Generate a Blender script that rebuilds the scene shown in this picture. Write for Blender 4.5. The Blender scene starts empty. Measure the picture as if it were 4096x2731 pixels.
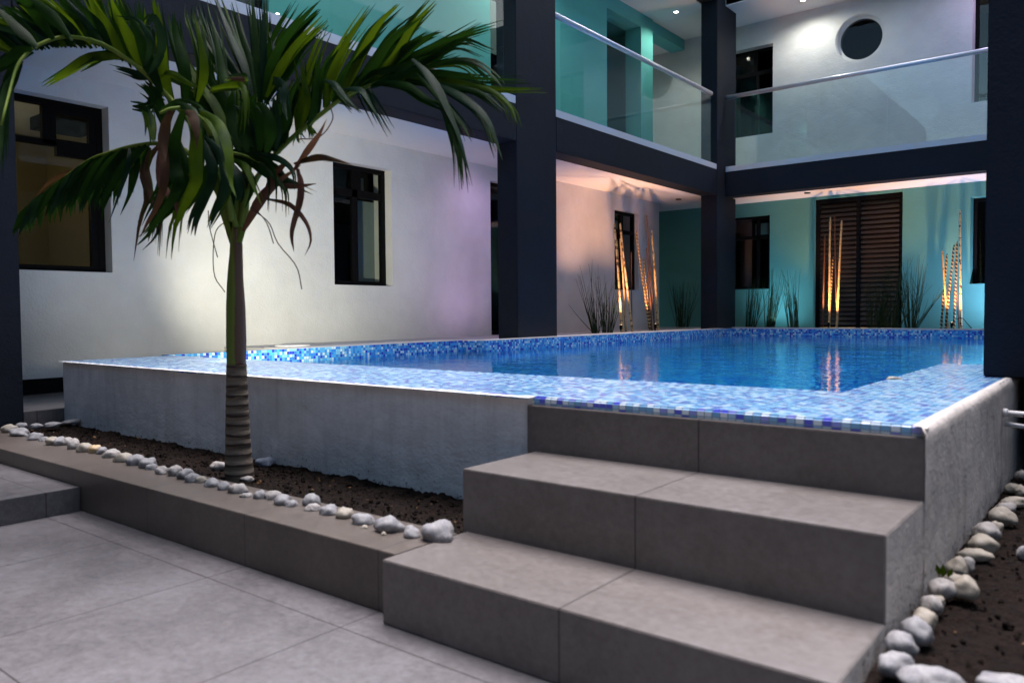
import bpy, bmesh, math, random
from mathutils import Vector, Matrix, noise
random.seed(7)
C = bpy.context.scene.collection
SC = bpy.context.scene

# ------------------------------------------------------------------ camera
YAW, PIT, ROL = -0.67152009, -0.03689073, -0.0074963
EYE = Vector((0, 0, 0.85))
FPX = 3156.56                      # focal length in photo pixels (4096 wide)
_f = Vector((math.sin(YAW)*math.cos(PIT), math.cos(YAW)*math.cos(PIT), math.sin(PIT)))
_r = Vector((math.cos(YAW), -math.sin(YAW), 0)); _u = _r.cross(_f)
_c, _s = math.cos(ROL), math.sin(ROL)
RT = _c*_r+_s*_u; UP = -_s*_r+_c*_u; FW = _f
cd = bpy.data.cameras.new('camera'); cam = bpy.data.objects.new('camera', cd); C.objects.link(cam)
cam.matrix_world = Matrix(((RT.x, UP.x, -FW.x, EYE.x), (RT.y, UP.y, -FW.y, EYE.y), (RT.z, UP.z, -FW.z, EYE.z), (0, 0, 0, 1)))
cd.sensor_width = 36; cd.lens = 36*FPX/4096; cd.clip_start = 0.05; cd.clip_end = 500
cd.dof.use_dof = True; cd.dof.focus_distance = 6.5; cd.dof.aperture_fstop = 3.2
SC.camera = cam

# ------------------------------------------------------------------ sky, sun, exposure
W = bpy.data.worlds.new('World'); SC.world = W; W.use_nodes = True
nt = W.node_tree; nt.nodes.clear()
sk = nt.nodes.new('ShaderNodeTexSky'); sk.sky_type = 'NISHITA'; sk.sun_disc = False
sk.sun_elevation = math.radians(9.0); sk.sun_rotation = math.radians(15)
sk.air_density = 1.0; sk.dust_density = 1.6; sk.ozone_density = 1.6
bg = nt.nodes.new('ShaderNodeBackground'); bg.inputs[1].default_value = 0.10
ou = nt.nodes.new('ShaderNodeOutputWorld')
nt.links.new(sk.outputs[0], bg.inputs[0]); nt.links.new(bg.outputs[0], ou.inputs[0])
sl = bpy.data.lights.new('dusk_sun', 'SUN'); sl.energy = 2.0; sl.angle = math.radians(40); sl.color = (1.0, 0.92, 0.95)
so = bpy.data.objects.new('dusk_sun', sl); C.objects.link(so); so.rotation_euler = (math.radians(12), 0, math.radians(200))
SC.view_settings.view_transform = 'Standard'; SC.view_settings.look = 'None'
SC.view_settings.exposure = 2.2; SC.view_settings.gamma = 1.0
cy = SC.cycles
cy.max_bounces = 10; cy.diffuse_bounces = 4; cy.glossy_bounces = 5; cy.transmission_bounces = 8; cy.transparent_max_bounces = 24
cy.caustics_reflective = False; cy.caustics_refractive = True; cy.sample_clamp_indirect = 3.0
cy.use_denoising = True

# ------------------------------------------------------------------ helpers
def ray(px, py):
    return RT*(px-2048)/FPX - UP*(py-1365.5)/FPX + FW
def at_y(px, py, y): d = ray(px, py); return EYE + d*((y-EYE.y)/d.y)
def at_x(px, py, x): d = ray(px, py); return EYE + d*((x-EYE.x)/d.x)
def at_z(px, py, z): d = ray(px, py); return EYE + d*((z-EYE.z)/d.z)

def obj(name, bm, mats, parent=None, smooth=False):
    me = bpy.data.meshes.new(name)
    bm.normal_update()
    bm.to_mesh(me); bm.free()
    if not isinstance(mats, (list, tuple)): mats = [mats]
    for m in mats: me.materials.append(m)
    if smooth:
        for p in me.polygons: p.use_smooth = True
    o = bpy.data.objects.new(name, me); C.objects.link(o)
    if parent is not None: o.parent = parent
    return o
def empty(name, loc=(0, 0, 0)):
    o = bpy.data.objects.new(name, None); C.objects.link(o); o.location = loc; o.empty_display_size = .1; return o
def tag(o, label, cat, group=None):
    o['label'] = label; o['category'] = cat
    if group: o['group'] = group
    return o
def struct(o): o['kind'] = 'structure'; return o
def bx(bm, x0, x1, y0, y1, z0, z1, mi=0):
    v = [bm.verts.new((x, y, z)) for x in (x0, x1) for y in (y0, y1) for z in (z0, z1)]
    for q in ((0, 1, 3, 2), (4, 6, 7, 5), (0, 4, 5, 1), (2, 3, 7, 6), (0, 2, 6, 4), (1, 5, 7, 3)):
        f = bm.faces.new([v[i] for i in q]); f.material_index = mi
    return v
def box(name, b, m, parent=None, bevel=0):
    bm = bmesh.new(); bx(bm, *b)
    bmesh.ops.recalc_face_normals(bm, faces=bm.faces)
    if bevel: bmesh.ops.bevel(bm, geom=bm.edges[:], offset=bevel, segments=2, affect='EDGES')
    return obj(name, bm, m, parent)
def tube(bm, pts, rad, seg=8, mi=0, cap=True):
    rings = []; n = len(pts); pts = [Vector(p) for p in pts]
    ref = None
    for i, p in enumerate(pts):
        t = (pts[min(i+1, n-1)]-pts[max(i-1, 0)]).normalized()
        if ref is None:
            ref = t.cross(Vector((0, 0, 1)))
            if ref.length < .1: ref = t.cross(Vector((1, 0, 0)))
        ref = (ref-t*ref.dot(t)).normalized(); b = t.cross(ref)
        r = rad[i] if isinstance(rad, (list, tuple)) else rad
        rings.append([bm.verts.new(p+(ref*math.cos(a)+b*math.sin(a))*r) for a in [2*math.pi*k/seg for k in range(seg)]])
    for i in range(n-1):
        for k in range(seg):
            f = bm.faces.new((rings[i][k], rings[i][(k+1) % seg], rings[i+1][(k+1) % seg], rings[i+1][k])); f.smooth = True; f.material_index = mi
    if cap:
        bm.faces.new(rings[0][::-1]).material_index = mi; bm.faces.new(rings[-1]).material_index = mi
def spline(cp, n):
    """Catmull-Rom through the control points"""
    cp = [Vector(c) for c in cp]; P = [cp[0]*2-cp[1]]+cp+[cp[-1]*2-cp[-2]]; out = []
    for k in range(n+1):
        s = k/n*(len(cp)-1); i = min(int(s), len(cp)-2); t = s-i
        a, b, c, d = P[i:i+4]
        out.append(.5*((2*b)+(c-a)*t+(2*a-5*b+4*c-d)*t*t+(3*b-a-3*c+d)*t**3))
    return out

# ------------------------------------------------------------------ materials
def mat(name, col, rough=.6, spec=.5, **kw):
    m = bpy.data.materials.new(name); m.use_nodes = True
    b = m.node_tree.nodes['Principled BSDF']
    b.inputs['Base Color'].default_value = (*col, 1); b.inputs['Roughness'].default_value = rough
    b.inputs['Specular IOR Level'].default_value = spec
    for k, v in kw.items(): b.inputs[k].default_value = v
    return m
def N(m, t, **kw):
    n = m.node_tree.nodes.new(t)
    for k, v in kw.items(): setattr(n, k, v)
    return n
def L(m, a, b): m.node_tree.links.new(a, b)
def geo_pos(m): return N(m, 'ShaderNodeNewGeometry').outputs['Position']
def noise_tex(m, vec, scale, detail=4, rough=.55, dist=0):
    n = N(m, 'ShaderNodeTexNoise'); n.inputs['Scale'].default_value = scale; n.inputs['Detail'].default_value = detail
    n.inputs['Roughness'].default_value = rough; n.inputs['Distortion'].default_value = dist
    if vec is not None: L(m, vec, n.inputs['Vector'])
    return n.outputs['Fac']
def ramp(m, fac, stops, interp='LINEAR'):
    r = N(m, 'ShaderNodeValToRGB'); r.color_ramp.interpolation = interp
    e = r.color_ramp.elements
    while len(e) < len(stops): e.new(.5)
    for i, (p, c) in enumerate(stops): e[i].position = p; e[i].color = (*c, 1)
    L(m, fac, r.inputs[0]); return r.outputs[0]
def bump(m, h, strength, dist=.01):
    b = N(m, 'ShaderNodeBump'); b.inputs['Strength'].default_value = strength; b.inputs['Distance'].default_value = dist
    L(m, h, b.inputs['Height']); L(m, b.outputs[0], m.node_tree.nodes['Principled BSDF'].inputs['Normal'])
def base(m): return m.node_tree.nodes['Principled BSDF'].inputs['Base Color']
def scl(m, vec, s):
    n = N(m, 'ShaderNodeVectorMath', operation='MULTIPLY'); L(m, vec, n.inputs[0]); n.inputs[1].default_value = s; return n.outputs[0]
def add(m, vec, s):
    n = N(m, 'ShaderNodeVectorMath', operation='ADD'); L(m, vec, n.inputs[0]); n.inputs[1].default_value = s; return n.outputs[0]
def mth(m, op, a, b=None, c=None):
    n = N(m, 'ShaderNodeMath', operation=op)
    for i, v in enumerate((a, b, c)):
        if v is None: continue
        if isinstance(v, (int, float)): n.inputs[i].default_value = v
        else: L(m, v, n.inputs[i])
    return n.outputs[0]
def mix(m, fac, a, b):
    n = N(m, 'ShaderNodeMix', data_type='RGBA')
    for s, v in ((0, fac), (6, a), (7, b)):
        if isinstance(v, (int, float)): n.inputs[s].default_value = v
        elif isinstance(v, tuple): n.inputs[s].default_value = (*v, 1)
        else: L(m, v, n.inputs[s])
    return n.outputs[2]

def stucco(name, c1, c2, bmp=.35, rough=.8, spec=.3, blot=1.3):
    m = mat(name, c1, rough, spec); p = geo_pos(m)
    f = noise_tex(m, p, blot, 6, .6)
    L(m, ramp(m, f, [(.35, c1), (.7, c2)]), base(m))
    n1 = noise_tex(m, p, 55, 5, .6); n2 = noise_tex(m, p, 7, 4, .6)
    bump(m, mth(m, 'ADD', n1, mth(m, 'MULTIPLY', n2, 2.0)), bmp, .006)
    return m
M_white = stucco('white_render', (.66, .65, .64), (.56, .555, .55), .7, blot=1.8)
M_ceil = stucco('ceiling_paint', (.72, .70, .68), (.68, .67, .66), .12)
M_navy = stucco('navy_render', (.0055, .009, .019), (.0045, .0075, .016), .35, .75, .3)
M_teal = stucco('teal_render', (.12, .44, .41), (.11, .40, .38), .3)
M_tealdk = stucco('green_render', (.085, .25, .225), (.075, .225, .20), .3)

def plaster_wall(name='weathered_white_render', k=1.0, streak=.26, warm=(1, 1, 1)):
    m = mat(name, (.6, .6, .6), .85, .3); p = geo_pos(m)
    f = noise_tex(m, p, 2.2, 9, .72, .6)
    c = ramp(m, f, [(.36, tuple(.68*k*v for v in warm)), (.62, tuple(.90*k*v for v in warm))])
    st = noise_tex(m, scl(m, p, (16, 16, .9)), 1.0, 5, .7)          # rain streaks
    c = mix(m, mth(m, 'MULTIPLY', ramp(m, st, [(.48, (0, 0, 0)), (.74, (1, 1, 1))]), streak), c, (.30, .28, .26))
    sp = noise_tex(m, p, 48, 3, .7)                                 # mud splashes near the soil
    sep = N(m, 'ShaderNodeSeparateXYZ'); L(m, p, sep.inputs[0])
    lo = N(m, 'ShaderNodeMapRange'); L(m, sep.outputs[2], lo.inputs[0]); lo.inputs[1].default_value = .14; lo.inputs[2].default_value = .36
    lo.inputs[3].default_value = .36; lo.inputs[4].default_value = .62
    spl = mth(m, 'GREATER_THAN', sp, mth(m, 'ADD', lo.outputs[0], .22))
    c = mix(m, mth(m, 'MULTIPLY', spl, .75), c, (.09, .06, .045))
    L(m, c, base(m))
    h = mth(m, 'ADD', noise_tex(m, p, 70, 5, .65), mth(m, 'MULTIPLY', noise_tex(m, scl(m, p, (1, 1, 1.6)), 9, 5, .6), 2.5))
    bump(m, h, .55, .006)
    return m
M_plaster = plaster_wall()
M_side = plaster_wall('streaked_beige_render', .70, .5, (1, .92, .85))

def tile_mat(name, c1, c2, warm, rough=.42, jx=None, jy=None, T=.665):
    """large porcelain tiles with thin joints at world x / y positions"""
    m = mat(name, c1, rough, .45); p = geo_pos(m)
    f = noise_tex(m, scl(m, p, (1.6, 1.6, 1.6)), 1.1, 9, .72, .2)
    g = noise_tex(m, p, 40, 7, .8)
    v = mth(m, 'ADD', mth(m, 'MULTIPLY', f, .55), mth(m, 'MULTIPLY', g, .45))
    c = ramp(m, v, [(.38, tuple(v*.82 for v in c1)), (.50, warm), (.62, tuple(v*1.12 for v in c2))])
    sep = N(m, 'ShaderNodeSeparateXYZ'); L(m, p, sep.inputs[0])
    line = None
    for j, ax in ((jx, 0), (jy, 1)):
        if j is None: continue
        s = mth(m, 'FRACT', mth(m, 'DIVIDE', mth(m, 'SUBTRACT', sep.outputs[ax], j-20*T), T))
        d = mth(m, 'MULTIPLY', mth(m, 'ABSOLUTE', mth(m, 'SUBTRACT', s, .5)), T)
        k = mth(m, 'GREATER_THAN', d, T/2-.0022)
        line = k if line is None else mth(m, 'MAXIMUM', line, k)
    if line is not None: c = mix(m, line, c, (.035, .032, .032))
    L(m, c, base(m))
    rg = N(m, 'ShaderNodeMapRange'); L(m, g, rg.inputs[0]); rg.inputs[3].default_value = rough-.08; rg.inputs[4].default_value = rough+.14
    L(m, rg.outputs[0], m.node_tree.nodes['Principled BSDF'].inputs['Roughness'])
    h = mth(m, 'SUBTRACT', mth(m, 'MULTIPLY', g, .25), line if line is not None else 0.0)
    bump(m, h, .35, .003)
    return m
GX, GY = -1.685, 1.36
M_floor = tile_mat('porcelain_floor', (.085, .082, .088), (.150, .144, .154), (.120, .113, .116), .33, GX, GY)
M_step = tile_mat('porcelain_step', (.118, .102, .094), (.152, .138, .131), (.134, .118, .110), .36, GX)
M_curb = tile_mat('porcelain_curb', (.080, .065, .055), (.116, .098, .084), (.096, .078, .066), .38, GX)

TS = .0245
def mosaic(name, glossy=.18, cols=None):
    m = mat(name, (.1, .2, .5), glossy, .5); p = geo_pos(m)
    q = add(m, scl(m, p, (1/TS,)*3), (.31, .43, .17))
    fl = N(m, 'ShaderNodeVectorMath', operation='FLOOR'); L(m, q, fl.inputs[0])
    wn = N(m, 'ShaderNodeTexWhiteNoise'); L(m, fl.outputs[0], wn.inputs[0])
    c = ramp(m, wn.outputs[0], cols or [(0, (.05, .07, .38)), (.13, (.05, .17, .43)), (.32, (.09, .28, .52)), (.56, (.17, .38, .56)), (.80, (.34, .50, .60))], 'CONSTANT')
    fr = N(m, 'ShaderNodeVectorMath', operation='FRACTION'); L(m, q, fr.inputs[0])
    s2 = N(m, 'ShaderNodeSeparateXYZ'); L(m, fr.outputs[0], s2.inputs[0])
    nn = N(m, 'ShaderNodeNewGeometry'); s3 = N(m, 'ShaderNodeSeparateXYZ'); L(m, nn.outputs['True Normal'], s3.inputs[0])
    g = None
    for a in range(3):
        e = mth(m, 'GREATER_THAN', mth(m, 'ABSOLUTE', mth(m, 'SUBTRACT', s2.outputs[a], .5)), .445)
        e = mth(m, 'MULTIPLY', e, mth(m, 'LESS_THAN', mth(m, 'ABSOLUTE', s3.outputs[a]), .6))
        g = e if g is None else mth(m, 'MAXIMUM', g, e)
    L(m, mix(m, g, c, (.16, .24, .34)), base(m))
    w2 = wn.outputs[1]
    ng = N(m, 'ShaderNodeVectorMath', operation='SUBTRACT'); L(m, w2, ng.inputs[0]); ng.inputs[1].default_value = (.5, .5, .5)
    sc = scl(m, ng.outputs[0], (.10,)*3)
    ad = N(m, 'ShaderNodeVectorMath', operation='ADD'); L(m, sc, ad.inputs[0]); L(m, nn.outputs['Normal'], ad.inputs[1])
    no = N(m, 'ShaderNodeVectorMath', operation='NORMALIZE'); L(m, ad.outputs[0], no.inputs[0])
    L(m, no.outputs[0], m.node_tree.nodes['Principled BSDF'].inputs['Normal'])
    rr = N(m, 'ShaderNodeMapRange'); L(m, g, rr.inputs[0]); rr.inputs[3].default_value = glossy; rr.inputs[4].default_value = .7
    L(m, rr.outputs[0], m.node_tree.nodes['Principled BSDF'].inputs['Roughness'])
    return m
M_mos = mosaic('blue_glass_mosaic')
M_nose = mosaic('lightened_nosing_mosaic', .15, [(0, (.10, .12, .72)), (.14, (.30, .34, .80)), (.24, (.20, .45, .72)), (.50, (.38, .62, .85)), (.72, (.74, .84, .90))])  # coping mosaic in a lightened palette, imitates light caught by the front row
M_mosb = mosaic('deep_blue_glass_mosaic', .2, [(0, (.02, .05, .55)), (.17, (.03, .24, .72)), (.42, (.06, .42, .85)), (.68, (.22, .58, .85)), (.84, (.60, .80, .90))])

def soil_mat():
    m = mat('dark_soil', (.02, .015, .012), .95, .2); p = geo_pos(m)
    f = noise_tex(m, p, 38, 8, .75); g = noise_tex(m, p, 130, 3, .6)
    c = ramp(m, f, [(.35, (.005, .0026, .0018)), (.58, (.016, .0082, .0052)), (.75, (.048, .023, .013))])
    c = mix(m, mth(m, 'GREATER_THAN', g, .72), c, (.12, .07, .03))
    L(m, c, base(m)); bump(m, mth(m, 'ADD', f, g), 1, .02); return m
M_soil = soil_mat()

def stone_mat(name, c1, c2, dirt=.5):
    m = mat(name, c1, .6, .35); tc = N(m, 'ShaderNodeTexCoord'); p = tc.outputs['Object']
    f = noise_tex(m, p, 14, 7, .65, 1.2)
    c = ramp(m, f, [(.35, c1), (.62, c2)])
    v = noise_tex(m, p, 22, 5, .8, 2.0)
    c = mix(m, mth(m, 'MULTIPLY', ramp(m, v, [(.54, (0, 0, 0)), (.62, (1, 1, 1))]), dirt), c, (.10, .055, .04))
    L(m, c, base(m)); bump(m, f, .5, .01); return m
M_stone = stone_mat('white_river_stone', (.35, .34, .335), (.19, .19, .205))
M_stone2 = stone_mat('cream_river_stone', (.30, .26, .20), (.36, .33, .28), .35)
M_stone3 = stone_mat('blue_grey_stone', (.10, .12, .17), (.22, .25, .31), .2)
M_stone4 = stone_mat('golden_stone', (.42, .26, .09), (.55, .45, .32), .3)
M_stone5 = stone_mat('dirty_white_stone', (.40, .38, .36), (.26, .24, .22), 1.0)

M_black = mat('black_aluminium', (.004, .004, .005), .5, .07)
M_steel = mat('silver_handrail', (.62, .62, .68), .35, .5, Metallic=.55)
M_curbw = mat('white_channel', (.62, .62, .66), .5, .4)
M_dark = mat('dark_interior', (.012, .012, .014), .9, .1)
M_tan = mat('room_wall', (.30, .25, .13), .8, .2)
M_room2 = mat('room_wall_cream', (.45, .42, .36), .8, .2)
M_curtain = mat('grey_curtain', (.22, .26, .26), .9, .1)
M_brown = mat('dark_louvre', (.014, .007, .005), .38, .5)
M_pvc = mat('white_pipe', (.7, .68, .68), .35, .5)
M_red = mat('red_valve', (.5, .01, .015), .4, .5)
M_grout = mat('mortar_sill', (.52, .5, .5), .8, .2)

def schlick(t, f0, normal):
    """reflectance of a thin clear surface, the same from both sides"""
    lw = t.nodes.new('ShaderNodeLayerWeight'); lw.inputs[0].default_value = .5
    if normal is not None: t.links.new(normal, lw.inputs['Normal'])
    p = t.nodes.new('ShaderNodeMath'); p.operation = 'POWER'; t.links.new(lw.outputs['Facing'], p.inputs[0]); p.inputs[1].default_value = 5
    q = t.nodes.new('ShaderNodeMath'); q.operation = 'MULTIPLY_ADD'; t.links.new(p.outputs[0], q.inputs[0]); q.inputs[1].default_value = 1-f0; q.inputs[2].default_value = f0
    return q.outputs[0]
def glass_mat(name, tint, refl=1.0, rough=0.0):
    m = bpy.data.materials.new(name); m.use_nodes = True; t = m.node_tree; t.nodes.clear()
    o = t.nodes.new('ShaderNodeOutputMaterial'); mx = t.nodes.new('ShaderNodeMixShader')
    tr = t.nodes.new('ShaderNodeBsdfTransparent'); tr.inputs[0].default_value = (*tint, 1)
    gl = t.nodes.new('ShaderNodeBsdfGlossy'); gl.inputs['Roughness'].default_value = rough; gl.inputs[0].default_value = (1, 1, 1, 1)
    t.links.new(schlick(t, .045*refl, None), mx.inputs[0])
    t.links.new(tr.outputs[0], mx.inputs[1]); t.links.new(gl.outputs[0], mx.inputs[2]); t.links.new(mx.outputs[0], o.inputs[0])
    return m
M_glass = glass_mat('clear_glass', (.93, .98, .97), .5)
M_pane = glass_mat('window_pane', (.85, .87, .85), .45)

def water_mat():
    m = bpy.data.materials.new('pool_water'); m.use_nodes = True; t = m.node_tree; t.nodes.clear()
    o = t.nodes.new('ShaderNodeOutputMaterial'); mx = t.nodes.new('ShaderNodeMixShader')
    tr = t.nodes.new('ShaderNodeBsdfRefraction'); tr.inputs['IOR'].default_value = 1.33; tr.inputs['Roughness'].default_value = 0; tr.inputs[0].default_value = (.28, .74, .90, 1)
    fr = t.nodes.new('ShaderNodeFresnel'); fr.inputs[0].default_value = 1.33
    gl = t.nodes.new('ShaderNodeBsdfGlossy'); gl.inputs['Roughness'].default_value = .02; gl.inputs[0].default_value = (.9, .97, 1, 1)
    g = t.nodes.new('ShaderNodeNewGeometry')
    def nz(sx, sy, scale, det):
        v = t.nodes.new('ShaderNodeVectorMath'); v.operation = 'MULTIPLY'; v.inputs[1].default_value = (sx, sy, 1)
        n = t.nodes.new('ShaderNodeTexNoise'); n.inputs['Scale'].default_value = scale; n.inputs['Detail'].default_value = det
        t.links.new(g.outputs['Position'], v.inputs[0]); t.links.new(v.outputs[0], n.inputs['Vector']); return n.outputs['Fac']
    a = nz(1, 1, 9, 3); b = nz(1, 1.2, 2.2, 2); c = nz(1, 1, .5, 1)
    m1 = t.nodes.new('ShaderNodeMath'); m1.operation = 'MULTIPLY_ADD'; t.links.new(b, m1.inputs[0]); m1.inputs[1].default_value = 1.6; t.links.new(a, m1.inputs[2])
    cm = t.nodes.new('ShaderNodeMapRange'); t.links.new(c, cm.inputs[0]); cm.inputs[1].default_value = .35; cm.inputs[2].default_value = .65; cm.inputs[3].default_value = .35; cm.inputs[4].default_value = 1.0
    m2 = t.nodes.new('ShaderNodeMath'); m2.operation = 'MULTIPLY'; t.links.new(m1.outputs[0], m2.inputs[0]); t.links.new(cm.outputs[0], m2.inputs[1])
    bp = t.nodes.new('ShaderNodeBump'); bp.inputs['Strength'].default_value = .9; bp.inputs['Distance'].default_value = .006; t.links.new(m2.outputs[0], bp.inputs['Height'])
    t.links.new(bp.outputs[0], gl.inputs['Normal'])
    t.links.new(bp.outputs[0], fr.inputs['Normal']); t.links.new(bp.outputs[0], tr.inputs['Normal'])
    t.links.new(fr.outputs[0], mx.inputs[0])
    t.links.new(tr.outputs[0], mx.inputs[1]); t.links.new(gl.outputs[0], mx.inputs[2]); t.links.new(mx.outputs[0], o.inputs[0])
    return m
M_water = water_mat()

def emit(name, col, s):
    m = bpy.data.materials.new(name); m.use_nodes = True; t = m.node_tree; t.nodes.clear()
    o = t.nodes.new('ShaderNodeOutputMaterial'); e = t.nodes.new('ShaderNodeEmission'); e.inputs[0].default_value = (*col, 1); e.inputs[1].default_value = s
    t.links.new(e.outputs[0], o.inputs[0]); return m
M_lamp = emit('lit_lamp', (1, .93, .80), 6)
M_lampw = emit('lit_warm_lamp', (1, .6, .3), 3)

def leaf_mat(name, c1, c2, tr=.25, rough=.38):
    m = mat(name, c1, rough, .5); p = geo_pos(m)
    f = noise_tex(m, p, 9, 5, .6); L(m, ramp(m, f, [(.35, c1), (.68, c2)]), base(m))
    uv = N(m, 'ShaderNodeUVMap'); w = N(m, 'ShaderNodeTexWave'); w.inputs['Scale'].default_value = 5; L(m, scl(m, uv.outputs[0], (1, 0, 0)), w.inputs['Vector'])
    bump(m, w.outputs['Fac'], .25, .002)
    b = m.node_tree.nodes['Principled BSDF']; b.inputs['Specular IOR Level'].default_value = .03; o = [n for n in m.node_tree.nodes if n.type == 'OUTPUT_MATERIAL'][0]
    t = N(m, 'ShaderNodeBsdfTranslucent'); t.inputs[0].default_value = (min(1, c2[0]*2.4), min(1, c2[1]*2.4), c2[2]*1.2, 1)
    mx = N(m, 'ShaderNodeMixShader'); mx.inputs[0].default_value = tr
    L(m, b.outputs[0], mx.inputs[1]); L(m, t.outputs[0], mx.inputs[2]); L(m, mx.outputs[0], o.inputs[0])
    return m
M_leaf = leaf_mat('palm_leaf', (.004, .013, .003), (.011, .036, .006), .12, .5)
M_leaf_lit = leaf_mat('palm_leaf_lit_yellow', (.011, .030, .003), (.045, .078, .005), .2, .5)  # lighter yellow copy of the leaf, paints lit undersides and highlights
M_leafb = leaf_mat('palm_leaf_blue_green', (.004, .014, .008), (.012, .032, .017), .08, .4)
M_leafr = leaf_mat('palm_leaf_browned', (.022, .016, .008), (.075, .038, .026), .08, .6)
M_dead = leaf_mat('dead_palm_leaf', (.045, .022, .018), (.10, .045, .035), .1, .6)
M_rachis = leaf_mat('palm_stalk', (.08, .13, .02), (.16, .20, .04), .05, .4)
M_reed = leaf_mat('reed_stem', (.018, .035, .018), (.045, .06, .025), 0.05, .5)
LM = [M_leaf, M_leaf_lit, M_leafb, M_leafr, M_dead, M_rachis]

def trunk_mat():
    m = mat('palm_trunk', (.1, .08, .06), .75, .3); tc = N(m, 'ShaderNodeTexCoord'); p = tc.outputs['Object']
    n = noise_tex(m, scl(m, p, (3, 3, 22)), 2.0, 6, .65, .3); sep = N(m, 'ShaderNodeSeparateXYZ'); L(m, p, sep.inputs[0])
    w = N(m, 'ShaderNodeMath', operation='SINE'); L(m, mth(m, 'MULTIPLY_ADD', sep.outputs[2], 150.0, mth(m, 'MULTIPLY', n, 5.0)), w.inputs[0])
    c = ramp(m, n, [(.3, (.055, .040, .030)), (.55, (.16, .13, .10)), (.75, (.10, .10, .035))])
    c = mix(m, ramp(m, w.outputs[0], [(.55, (0, 0, 0)), (.95, (1, 1, 1))]), c, (.03, .018, .014))
    L(m, c, base(m)); bump(m, w.outputs[0], .5, .006); return m
def shaft_mat():
    m = mat('crownshaft', (.1, .1, .03), .4, .5); tc = N(m, 'ShaderNodeTexCoord'); p = tc.outputs['Object']
    sep = N(m, 'ShaderNodeSeparateXYZ'); L(m, p, sep.inputs[0])
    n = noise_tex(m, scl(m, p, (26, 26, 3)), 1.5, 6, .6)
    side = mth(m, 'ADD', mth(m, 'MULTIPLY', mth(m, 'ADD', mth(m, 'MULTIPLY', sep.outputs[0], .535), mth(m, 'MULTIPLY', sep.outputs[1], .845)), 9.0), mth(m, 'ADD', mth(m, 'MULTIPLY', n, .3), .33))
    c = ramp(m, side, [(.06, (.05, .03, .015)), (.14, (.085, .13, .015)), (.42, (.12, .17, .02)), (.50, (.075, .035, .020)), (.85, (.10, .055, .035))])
    L(m, c, base(m)); bump(m, n, .3, .006); return m
M_trunk, M_shaft = trunk_mat(), shaft_mat()

def pole_mat(kind):
    m = mat('bamboo_'+kind, (.5, .36, .18), .55, .35); tc = N(m, 'ShaderNodeTexCoord'); p = tc.outputs['Object']
    sep = N(m, 'ShaderNodeSeparateXYZ'); L(m, p, sep.inputs[0]); x, y, z = sep.outputs
    n = noise_tex(m, p, 20, 4, .6)
    pale = ramp(m, n, [(.3, (.40, .27, .11)), (.7, (.58, .43, .22))])
    if kind == 'spotted':
        fz = mth(m, 'FRACT', mth(m, 'DIVIDE', mth(m, 'ADD', z, mth(m, 'MULTIPLY', n, .015)), .115))
        k1 = mth(m, 'LESS_THAN', mth(m, 'ABSOLUTE', mth(m, 'SUBTRACT', fz, .5)), .07)
        vo = N(m, 'ShaderNodeTexVoronoi'); vo.inputs['Scale'].default_value = 13; L(m, p, vo.inputs['Vector'])
        k2 = mth(m, 'LESS_THAN', vo.outputs['Distance'], .26)
        k = mth(m, 'MAXIMUM', mth(m, 'MULTIPLY', k1, mth(m, 'GREATER_THAN', n, .47)), k2)
        c = mix(m, k, pale, (.06, .03, .015))
    elif kind == 'striped':
        an = mth(m, 'ARCTAN2', y, x)
        s = mth(m, 'FRACT', mth(m, 'ADD', mth(m, 'DIVIDE', z, .055), mth(m, 'DIVIDE', an, 6.28318)))
        c = mix(m, mth(m, 'LESS_THAN', mth(m, 'ADD', s, mth(m, 'MULTIPLY', n, .2)), .45), (.05, .025, .014), pale)
    elif kind == 'dark':
        c = ramp(m, n, [(.3, (.055, .022, .012)), (.7, (.13, .055, .028))])
    else:
        fz = mth(m, 'FRACT', mth(m, 'DIVIDE', z, .22))
        c = mix(m, mth(m, 'LESS_THAN', fz, .05), pale, (.15, .08, .04))
    L(m, c, base(m)); bump(m, n, .3, .004); return m
PM = {k: pole_mat(k) for k in ('spotted', 'striped', 'dark', 'pale')}

# ------------------------------------------------------------------ dimensions (metres)
RIM = .555; WX = -6.62; BY = 13.55; FX = -5.40; S1, S1T = 2.735, 3.14; UC = 5.84

# ------------------------------------------------------------------ ground, kerb, beds
bm = bmesh.new()
v = [bm.verts.new(p) for p in ((-40, -40, 0), (40, -40, 0), (40, 1.72, 0), (-40, 1.72, 0))]
bm.faces.new(v); struct(obj('floor', bm, M_floor))
bm = bmesh.new()
v = [bm.verts.new(p) for p in ((-40, 1.72, -.006), (40, 1.72, -.006), (40, 60, -.006), (-40, 60, -.006))]
vv = [bm.verts.new(p) for p in ((-40, 1.72, -.9), (40, 1.72, -.9), (40, 60, -.9), (-40, 60, -.9))]
bm.faces.new(vv); v = None
struct(obj('subsoil', bm, M_soil))
pl = box('platform', (-9, -3.6, -3, 1.497, .0, .105), M_floor, None, .002); struct(pl)

kerb = empty('garden_kerb', (-3.5, 1.6, 0))
def part_box(name, b, m, parent, bevel=0):
    o = box(name, b, m, parent, bevel); o.matrix_parent_inverse = Matrix.Translation(parent.location).inverted(); return o
part_box('kerb_front', (-9, -1.614, 1.5, 1.76, .001, .178), M_curb, kerb, .002)
part_box('kerb_return', (-9, -5.40, 1.762, 1.945, .001, .178), M_curb, kerb, .002)
tag(kerb, 'low brown-grey tiled kerb running along the front of the palm bed', 'kerb')

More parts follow.
